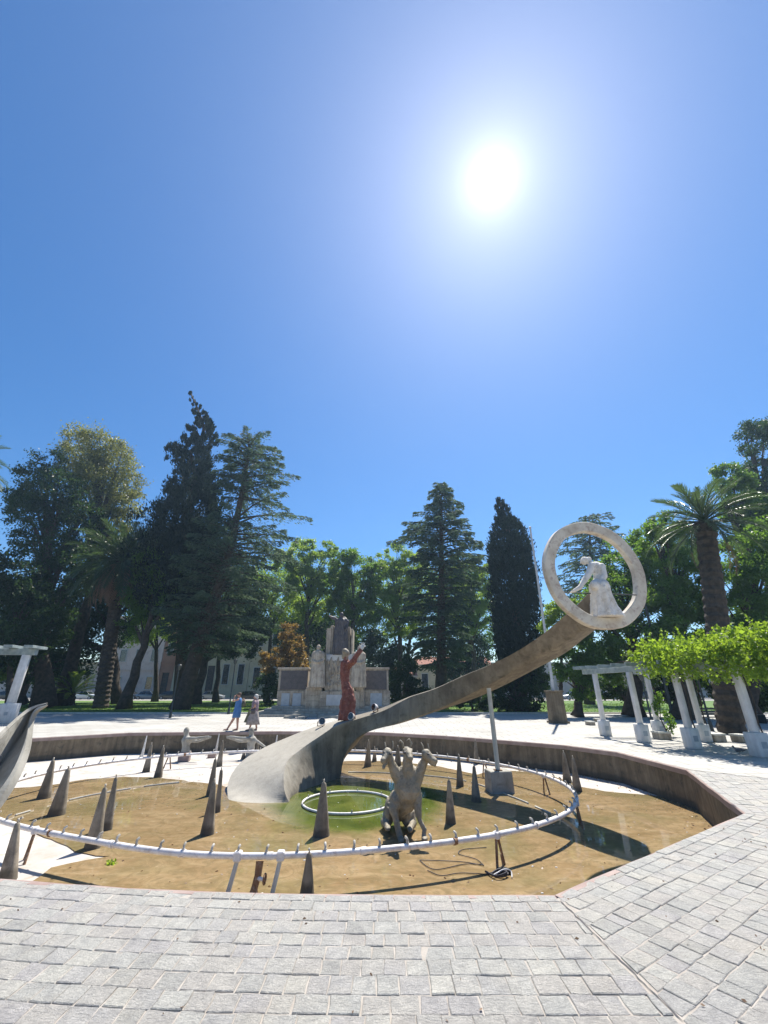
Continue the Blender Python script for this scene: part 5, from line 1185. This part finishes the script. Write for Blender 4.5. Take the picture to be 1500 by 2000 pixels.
def conifer(name, base_px, top_px, d, env, mat, lab, trunk_px=None, lay=34, dens=1.0, tr=.4, skip=None, group=None, low=None, seed=0):
    """env: list of (py, left px, right px) silhouette extents from the trunk line"""
    R_ = random.Random(seed)
    b = V3(D(base_px[0], 1380, d).x, d, 0); top = D(top_px[0], top_px[1], d); r = empty(name, b, 0, lab, 'tree', group)
    tp = [b] + [D(x, y, d) for x, y in (trunk_px or [])] + [top]
    m = MB(); n = len(tp); pts = [Vector(x) for x in catmull([np.array(t) for t in tp], 6)]; zz = [p.z for p in pts]; H = top.z
    m.tube(pts, [tr*(1.35 if i == 0 else 1)*(1-p.z/H)**.8+.03 for i, p in enumerate(pts)], 9)
    def tx(z):
        for i in range(len(pts)-1):
            if pts[i].z <= z <= pts[i+1].z: f = (z-pts[i].z)/max(1e-6, pts[i+1].z-pts[i].z); return pts[i].lerp(pts[i+1], f)
        return pts[-1]
    ev = sorted([(D(750, y, d).z, l/ppm(d, D(750, y, d).z), rr/ppm(d, D(750, y, d).z)) for y, l, rr in env])
    def ext(z, side):
        for i in range(len(ev)-1):
            if ev[i][0] <= z <= ev[i+1][0]:
                f = (z-ev[i][0])/(ev[i+1][0]-ev[i][0]); return ev[i][side]*(1-f)+ev[i+1][side]*f
        return 0
    z0, z1 = ev[0][0], ev[-1][0]; C = []; A = []
    sc_ = d*.0052
    for k in range(lay):
        f = (k+.5)/lay; z = z0+(z1-z0)*f
        if skip and any(D(750, s_[1], d).z < z < D(750, s_[0], d).z and R_.random() < s_[2] for s_ in skip): continue
        nb = R_.randint(5, 7); a0 = R_.random()*6.28
        for i in range(nb):
            a = a0+2*math.pi*i/nb+R_.uniform(-.25, .25); e = ext(z, 2 if math.cos(a) > 0 else 1); em = (ext(z, 1)+ext(z, 2))/2
            L = (abs(math.cos(a))*e + (1-abs(math.cos(a)))*em)*R_.uniform(.62, 1.06)
            if L < .25: continue
            s = tx(z + R_.uniform(-.3, .3)); dr = V3(math.cos(a), math.sin(a), 0); sag = R_.uniform(.02, .16); up = R_.uniform(.0, .14)
            P_ = [s + dr*L*t + V3(0, 0, L*(up*math.sin(t*2.2) - sag*t*t)) for t in (0, .35, .7, 1)]
            m.tube(P_, [.05+.012*L, .03+.006*L, .025, .008], 5, cap=False)
            N = int(L*16*dens)+8; t = np.sqrt(rng.random(N))*.97+.05
            px_ = np.array(s)[None] + np.outer(t, np.array(dr))*L; pz = L*(up*np.sin(t*2.2)-sag*t*t)
            wid = (.24*L+.3)*(1.12-t)*1.0+.15; lat = rng.normal(0, .5, N)*wid
            sd = np.array([-dr.y, dr.x, 0]); px_ += np.outer(lat, sd); px_[:, 2] += pz - np.abs(lat)*.3 - rng.random(N)**2*.5*sc_*4 + .06
            C.append(px_); ax = np.array(dr)[None]*.8 + np.outer(np.sign(lat)*.55, sd) + np.array([0, 0, -.35])[None] + rng.normal(0, .22, (N, 3)); A.append(ax)
    C = np.concatenate(C); A = np.concatenate(A); m.build('trunk', MT['bark'], r, True)
    quads('crown', leafq(C, A, sc_*1.6, .3, .12), MT[mat], r); return r

def cypress(name, base_px, d, env, lab, n=26000, ragged=.25, depthk=.9, tr=.4, clumps=420, mat='cypress', size=None):
    """env: (py, left x, right x) absolute pixels"""
    b = V3(D(base_px[0], 1380, d).x, d, 0); r = empty(name, b, 0, lab, 'tree'); ev = sorted([(D(750, y, d).z, D(l, y, d).x, D(rr, y, d).x) for y, l, rr in env])
    zs = np.array([e[0] for e in ev]); ls = np.array([e[1] for e in ev]); rs = np.array([e[2] for e in ev]); C = []; A = []
    w = np.interp(np.linspace(zs[0], zs[-1], 200), zs, rs-ls)+.4; cdf = np.cumsum(w)/w.sum()
    for k in range(clumps):
        z = np.interp(rng.random(), cdf, np.linspace(zs[0], zs[-1], 200)); l, rr = np.interp(z, zs, ls), np.interp(z, zs, rs); cx, hw = (l+rr)/2, (rr-l)/2
        a = rng.random()*6.283; q_ = rng.random()**.35*(1+rng.normal(0, ragged*.35)); c_ = np.array([cx+math.cos(a)*hw*q_, d+math.sin(a)*hw*q_*depthk, z]); cr = (.14+.12*rng.random())*max(hw, .8)*(.68 if ragged > .4 else .9)
        N = n//clumps; P_ = c_+rng.normal(0, .5, (N, 3))*cr*[1, 1, 1.7]; C.append(P_); A.append(np.tile([math.cos(a)*.5, math.sin(a)*.5, 1.0], (N, 1)))
    C = np.concatenate(C); A = np.concatenate(A); size = size or d*.0075
    m = MB(); mids = [(ls[i]+rs[i])/2 for i in range(len(zs))]; m.tube([(b.x, d, 0)]+[(mids[i], d, zs[i]) for i in range(len(zs))], [tr*1.3]+[tr*(1-i/len(zs))+.04 for i in range(len(zs))], 9); m.build('trunk', MT['bark'], r, True)
    quads('crown', leafq(C, A, size, .38, .3), MT[mat], r); return r

def frond_mesh(L, rise, droop, nl=30, w=.5, mat='frond', seed=0):
    """arching frond along +X, quads for leaflets plus rachis"""
    R_ = np.random.default_rng(seed); V = []
    def cv(t): return np.array([L*t*(1-.18*t*t), 0, L*(rise*t-droop*t*t)])
    for i in range(nl):
        t = .12+.86*i/(nl-1); p = cv(t); tg = cv(min(1, t+.03))-cv(t-.03); tg /= np.linalg.norm(tg); ll = w*L*(.35+.65*math.sin(math.pi*min(1, t*.95+.08)))*.42
        for s_ in (-1, 1):
            dr = tg*.95+np.array([0, s_*.6, .22 if i % 2 else .05])+R_.normal(0, .06, 3); dr /= np.linalg.norm(dr); wd = np.cross(dr, [0, 0, 1.]); wd = tg*.5+np.array([0, 0, .2]); wd /= np.linalg.norm(wd); wd *= L*.014
            q_ = p+dr*ll; q_[2] -= ll*.12; V.append([p-wd, p+wd*.3, q_, p+dr*ll*.5-wd*1.2])
    m = MB(); m.tube([cv(t) for t in (0, .25, .5, .75, 1)], [L*.012, L*.009, L*.007, L*.005, L*.002], 4, cap=False)
    for v in V: m.add(v, [(0, 1, 2, 3)])
    me = m.mesh('frond'); me.materials.append(MT[mat]); return me
def palm(name, base, top, L, lab, tr=.5, nf=54, nd=14, stems=None, nl=30, hang=0, mat='frond', cat='palm tree', lo=-1.0, trunk=True):
    r = empty(name, base, 0, lab, cat); b, t = Vector(base), Vector(top)
    if trunk:
        m = MB(); H = (t-b).length; K = max(10, int(H/.22)); pts = []; rad = []
        for i in range(K+1):
            f = i/K; bend = stems or 0; p = b.lerp(t, f)+V3(bend*math.sin(f*math.pi), 0, 0); pts.append(p); rad.append(tr*(1.15-.2*f)*(1.05 if i % 2 else .93)+(.12*tr if f > .93 else 0))
        m.tube(pts, rad, 12); m.build('trunk', MT['bark_palm'], r, False)
    ms = [frond_mesh(L*random.uniform(.88, 1.08), ri, dr_, nl, seed=i, mat=mat) for i, (ri, dr_) in enumerate(((.06, .2), (.1, .3), (.03, .16), (.14, .4), (.05, .34)))]
    for i in range(nf):
        f = i/nf; el_ = 1.35 - (1.35-lo)*f**.85 + random.uniform(-.08, .08); az_ = i*2.39996+random.uniform(-.15, .15)
        o = link('frond', random.choice(ms), r, t-b+V3(math.cos(az_), math.sin(az_), 0)*tr*.5*f+V3(0, 0, .3*(1-f)), (0, -el_, az_), (1, 1, 1)); o.rotation_mode = 'XYZ'
        s_ = random.uniform(.85, 1.05)*(.82 if el_ > 1.0 else 1); o.scale = (s_, s_, s_)
    if nd:
        md = [frond_mesh(L*.8, -.02, .25, 16, .35, 'frond_dead', 40+i) for i in range(3)]
        for i in range(nd):
            az_ = i*2.39996; o = link('dead_frond', random.choice(md), r, t-b+V3(math.cos(az_), math.sin(az_), 0)*tr*1.5+V3(0, 0, -.5), (0, random.uniform(.95, 1.4), az_), (random.uniform(.75, 1.1),)*3)
    return r

# --- left group
broad('eucalyptus_tree', (118, 1370), 52, [(180, 882, 52), (225, 900, 40), (150, 862, 24), (200, 940, 58), (240, 985, 34), (150, 985, 40), (245, 950, 34), (215, 1020, 36), (165, 930, 40)], 'leaf_olive', 'tall yellow green topped tree rising behind the dark tree at the left', n=36000, clump=.26, droop=.8, tr=.8, size=.26)
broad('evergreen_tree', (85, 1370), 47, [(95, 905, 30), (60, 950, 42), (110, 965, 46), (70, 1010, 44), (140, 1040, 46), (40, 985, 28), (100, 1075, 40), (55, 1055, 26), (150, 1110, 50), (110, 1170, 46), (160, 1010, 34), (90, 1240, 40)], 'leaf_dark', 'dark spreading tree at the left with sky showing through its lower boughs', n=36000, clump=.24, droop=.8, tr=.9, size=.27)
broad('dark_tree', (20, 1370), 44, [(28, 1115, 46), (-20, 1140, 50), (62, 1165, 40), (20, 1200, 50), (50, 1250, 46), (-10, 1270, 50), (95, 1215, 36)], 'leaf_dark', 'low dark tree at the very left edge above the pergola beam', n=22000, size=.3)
palm('date_palm', (V3(D(197, 1380, 45).x, 45, 0)), D(238, 1098, 45), 6.4, 'big date palm with a skirt of dry fronds in the left tree group', tr=.62, nf=90, nd=60, lo=-.9, nl=26)
cypress('ragged_cypress_tree', (350, 1375), 46, [(764, 369, 372), (790, 373, 392), (815, 376, 408), (835, 374, 424), (868, 362, 420), (882, 334, 408), (930, 345, 420), (960, 320, 425), (985, 322, 428), (1010, 290, 434), (1050, 282, 432), (1120, 285, 430), (1200, 300, 420)], 'tallest tree, dark ragged cypress with a crooked tip', n=80000, ragged=.6, clumps=900, tr=.5)
conifer('cedar_tree', (352, 1385), (487, 856), 43, [(852, 0, 0), (862, 45, 60), (885, 58, 78), (915, 62, 96), (945, 60, 112), (970, 55, 104), (990, 50, 96), (1015, 50, 150), (1045, 60, 160), (1080, 80, 150), (1130, 100, 140), (1190, 110, 150), (1235, 90, 150), (1280, 40, 60)], 'needle', 'leaning cedar right of the tallest tree, flat layered boughs', trunk_px=[(395, 1240), (440, 1110), (463, 1010), (478, 930)], lay=40, skip=[(975, 1012, .75)], tr=.75, dens=3.0, seed=3)
broad('forked_tree', (243, 1380), 44, [(290, 1160, 40), (330, 1130, 36), (262, 1215, 24), (340, 1180, 30), (300, 1100, 34)], 'leaf_mid', 'tree with a forked pale based trunk right of the big palm', n=9000, top_px=(300, 1180), tr=.55)
palm('young_palm', V3(D(145, 1350, 52).x, 52, 0), V3(D(147, 1330, 52).x, 52, 1.3), 4.0, 'bright green young palm on the left lawn', tr=.4, nf=34, nd=0, lo=-.1, nl=22, mat='leaf_light')
broad('shrub', (28, 1372), 46, [(22, 1300, 14), (35, 1312, 13), (12, 1318, 12)], 'leaf_light', 'yellow green shrub behind the left pergola post', 'shrub', n=2200, size=.2, tr=.12)
broad('dark_shrub', (60, 1372), 60, [(80, 1300, 30), (120, 1310, 26), (100, 1270, 30)], 'leaf_dark', 'dark shrub between the left edge and the young palm', 'shrub', n=6000, tr=.15)
# left background trees
i = 0
for (bx, d, bl, mt, lab) in ((300, 68, [(280, 1230, 32), (310, 1180, 36), (335, 1225, 28)], 'leaf_light', 'light green street tree behind the forked trunk'), (420, 66, [(395, 1200, 36), (440, 1180, 40), (425, 1235, 34), (470, 1225, 32)], 'leaf_mid', 'green street tree behind the leaning cedar'),
                             (520, 66, [(500, 1150, 44), (545, 1120, 44), (520, 1200, 40), (560, 1180, 36)], 'leaf_light', 'light green round tree right of the leaning cedar')):
    broad('street_tree', (bx, 1370), d, bl, mt, lab, n=11000, tr=.4, group='street trees behind the park')
# row of round crowned trees
for (bx, d, bl, lab) in ((600, 60, [(590, 1085, 34), (625, 1110, 36), (590, 1140, 36), (560, 1095, 26), (640, 1075, 20), (610, 1180, 34), (650, 1145, 30)], 'round crowned tree left of the memorial, just right of the leaning cedar'),
                         (690, 58, [(672, 1088, 24), (700, 1108, 34), (662, 1120, 32), (725, 1125, 26), (690, 1160, 40), (720, 1185, 36), (660, 1190, 30), (690, 1220, 30)], 'round crowned tree directly behind the memorial tower'),
                         (778, 60, [(765, 1090, 30), (740, 1125, 28), (800, 1110, 34), (770, 1140, 36), (810, 1160, 36), (745, 1180, 34), (790, 1205, 34), (770, 1230, 20)], 'round crowned tree left of the central cedar with spreading limbs'),
                         (930, 60, [(905, 1120, 34), (945, 1110, 28), (925, 1160, 36), (890, 1180, 32), (945, 1200, 26), (910, 1225, 28)], 'round crowned tree between the central cedar and the dark cypress')):
    broad('round_crowned_tree', (bx, 1370), d, bl, 'leaf_light' if bx != 690 else 'leaf_mid', lab, n=30000, tr=.45, group='round crowned trees behind the memorial', clump=.17, hollow=.62, size=.27)
# infill behind, dark undergrowth
for (bx, d, bl, lab) in ((620, 72, [(590, 1230, 40), (640, 1250, 36), (560, 1260, 30), (700, 1250, 40)], 'dark tree low behind the orange tree and the memorial'), (740, 72, [(740, 1270, 36), (780, 1290, 34), (745, 1310, 30)], 'dark tree low to the right of the memorial'), (890, 72, [(885, 1290, 34), (920, 1270, 34), (945, 1310, 30), (860, 1310, 20)], 'dark tree low behind the central cedar')):
    broad('background_tree', (bx, 1370), d, bl, 'leaf_dark', lab, n=9000, tr=.35, group='dark low trees in the background')
broad('orange_leaved_tree', (560, 1378), 46, [(562, 1232, 18), (575, 1262, 22), (555, 1285, 24), (530, 1300, 20), (590, 1290, 16), (515, 1285, 12), (582, 1310, 16)], 'leaf_orange', 'small tree with orange brown leaves left of the memorial', n=9000, tr=.25, size=.22)
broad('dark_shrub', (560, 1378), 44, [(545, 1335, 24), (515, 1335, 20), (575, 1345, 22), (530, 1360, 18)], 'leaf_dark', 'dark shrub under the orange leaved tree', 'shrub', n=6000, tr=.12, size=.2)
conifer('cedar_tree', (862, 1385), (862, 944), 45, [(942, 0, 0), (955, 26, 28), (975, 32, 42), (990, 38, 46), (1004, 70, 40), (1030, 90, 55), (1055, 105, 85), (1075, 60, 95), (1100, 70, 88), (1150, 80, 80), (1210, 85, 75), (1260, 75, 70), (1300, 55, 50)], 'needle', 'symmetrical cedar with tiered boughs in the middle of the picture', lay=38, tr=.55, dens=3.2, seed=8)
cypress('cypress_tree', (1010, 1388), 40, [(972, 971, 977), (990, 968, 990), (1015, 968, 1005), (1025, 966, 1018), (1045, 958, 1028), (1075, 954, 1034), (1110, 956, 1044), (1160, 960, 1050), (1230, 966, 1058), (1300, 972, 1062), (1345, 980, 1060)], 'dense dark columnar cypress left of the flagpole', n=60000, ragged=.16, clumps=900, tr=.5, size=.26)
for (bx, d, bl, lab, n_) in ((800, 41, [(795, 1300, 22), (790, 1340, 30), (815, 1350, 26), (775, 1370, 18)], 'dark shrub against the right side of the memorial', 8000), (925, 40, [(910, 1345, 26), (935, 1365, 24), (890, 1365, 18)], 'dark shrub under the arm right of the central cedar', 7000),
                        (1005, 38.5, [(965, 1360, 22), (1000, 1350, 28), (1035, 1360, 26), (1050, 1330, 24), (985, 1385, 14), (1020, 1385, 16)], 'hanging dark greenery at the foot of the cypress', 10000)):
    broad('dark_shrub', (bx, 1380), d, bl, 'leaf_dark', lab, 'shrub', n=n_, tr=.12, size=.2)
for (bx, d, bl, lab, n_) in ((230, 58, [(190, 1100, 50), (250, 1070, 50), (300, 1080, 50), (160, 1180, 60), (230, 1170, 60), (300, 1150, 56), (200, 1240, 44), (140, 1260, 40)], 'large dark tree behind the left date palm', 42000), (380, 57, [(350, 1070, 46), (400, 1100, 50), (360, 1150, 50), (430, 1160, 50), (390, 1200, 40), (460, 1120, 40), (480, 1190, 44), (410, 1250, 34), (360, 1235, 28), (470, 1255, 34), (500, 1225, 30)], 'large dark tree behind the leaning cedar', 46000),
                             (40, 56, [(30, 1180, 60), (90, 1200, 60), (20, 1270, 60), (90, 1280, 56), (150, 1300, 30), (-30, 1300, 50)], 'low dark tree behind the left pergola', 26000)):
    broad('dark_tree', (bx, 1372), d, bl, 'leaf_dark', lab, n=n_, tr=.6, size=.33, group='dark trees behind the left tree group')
for (bx, d, bl, lab) in ((575, 74, [(545, 1150, 50), (600, 1150, 50), (570, 1200, 50), (620, 1200, 46), (600, 1245, 40)], 'street tree far behind the orange leaved tree'), (670, 76, [(660, 1150, 46), (710, 1160, 46), (680, 1210, 50), (725, 1230, 44), (650, 1240, 44), (690, 1290, 40)], 'street tree far behind the memorial'),
                         (790, 75, [(770, 1140, 46), (820, 1150, 50), (780, 1200, 48), (840, 1200, 44), (850, 1240, 36)], 'street tree far behind the central cedar on its left'), (915, 75, [(880, 1160, 46), (940, 1160, 44), (900, 1210, 48), (950, 1220, 44), (930, 1270, 34)], 'street tree far behind the central cedar on its right')):
    broad('street_tree', (bx, 1370), d, bl, 'leaf_mid', lab, n=13000, tr=.45, size=.36, group='street trees behind the park', clump=.22)
# --- right group
conifer('cedar_tree', (1152, 1385), (1152, 1004), 56, [(1003, 0, 0), (1010, 38, 30), (1022, 48, 55), (1045, 60, 58), (1075, 75, 50), (1110, 70, 55), (1150, 72, 60), (1200, 72, 60)], 'needle', 'flat topped cedar seen through the stone ring', lay=20, tr=.5, dens=1.3, seed=5)
broad('light_young_tree', (1090, 1388), 33, [(1078, 1195, 20), (1100, 1212, 22), (1072, 1225, 18), (1105, 1180, 16), (1085, 1245, 18), (1120, 1225, 20)], 'leaf_light', 'light yellow green young tree just behind the stone ring', n=9000, size=.17, tr=.16)
broad('magnolia_tree', (1125, 1392), 32.5, [(1110, 1290, 34), (1140, 1270, 36), (1160, 1310, 32), (1120, 1335, 28), (1150, 1345, 24)], 'leaf_mid', 'leafy tree right of the flagpole, under the arm tip', n=14000, size=.19, tr=.35)
broad('magnolia_tree', (1235, 1398), 33, [(1235, 1090, 52), (1190, 1130, 40), (1270, 1130, 46), (1215, 1180, 52), (1270, 1200, 50), (1180, 1225, 48), (1235, 1255, 50), (1195, 1290, 44), (1290, 1270, 40), (1250, 1310, 36), (1170, 1180, 40)], 'leaf_mid', 'big dense glossy leaved tree behind the stone ring', n=52000, size=.2, tr=.6, hollow=.45)
broad('magnolia_tree', (1325, 1400), 30, [(1300, 1030, 32), (1335, 1060, 38), (1290, 1080, 36), (1340, 1120, 44), (1310, 1170, 44), (1350, 1200, 46), (1320, 1250, 46), (1370, 1270, 44), (1270, 1035, 16), (1340, 1310, 36)], 'leaf_mid', 'dense tree with reddish tips left of the right hand palm', n=46000, size=.19, tr=.55, hollow=.45)
broad('tall_tree', (1520, 1400), 38, [(1490, 850, 38), (1520, 880, 46), (1485, 925, 34), (1515, 960, 44), (1462, 880, 14)], 'leaf_dark', 'tall dark tree cut by the right edge above the palm', n=22000, size=.23, tr=.6)
broad('tall_tree', (1440, 1400), 34, [(1420, 925, 24), (1450, 950, 30), (1410, 955, 14), (1445, 990, 34), (1480, 1000, 34), (1480, 1035, 30)], 'leaf_mid', 'tree crown directly behind the fronds of the right hand palm', n=20000, size=.2, tr=.5)
broad('magnolia_tree', (1460, 1400), 28, [(1460, 1080, 44), (1500, 1060, 46), (1440, 1130, 40), (1490, 1150, 50), (1450, 1200, 44), (1520, 1210, 50), (1470, 1250, 44), (1430, 1290, 40), (1510, 1290, 44)], 'leaf_mid', 'dense green tree filling the right edge behind the vine', n=44000, size=.18, tr=.55, hollow=.45)
palm('date_palm', V3(D(1420, 1400, 20.5).x, 20.5, 0), D(1376, 1022, 20.5), 3.3, 'date palm with a thick leaning trunk at the right', tr=.47, nf=50, nd=4, lo=-.55, nl=34)
palm('date_palm', V3(D(-70, 1380, 24).x, 24, 0), D(-75, 905, 24), 3.6, 'palm whose fronds reach in at the left edge of the sky', tr=.5, nf=44, nd=6, lo=-.9, nl=30)
for (bx, d, bl, lab, n_) in ((1230, 27, [(1215, 1345, 20), (1240, 1370, 14), (1190, 1350, 18)], 'dark hedge behind the left front pergola posts', 5000), (1330, 24, [(1310, 1340, 22), (1345, 1350, 24), (1290, 1360, 16)], 'dark shrub between the pergola posts', 6000), (1450, 22, [(1430, 1345, 26), (1470, 1350, 28), (1400, 1350, 20), (1500, 1370, 24)], 'dark shrub behind the right hand pergola posts', 7000)):
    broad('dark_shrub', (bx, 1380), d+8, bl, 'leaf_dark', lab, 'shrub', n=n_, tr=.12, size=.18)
# ================================================================ thin blue air, added to veil the trees as lens glare would
m_, nt, o_ = M_new('veil_haze'); q = NT(nt)
pv = q.n('ShaderNodeVolumePrincipled', {'Color': (.5, .74, 1.0, 1), 'Density': .0006, 'Anisotropy': .45}); nt.links.new(pv.outputs[0], o_.inputs['Volume'])
mb = MB(); mb.box((0, 60, 27), (340, 160, 58)); hz = mb.build('veil_haze', m_); tag(hz, kind='stuff')
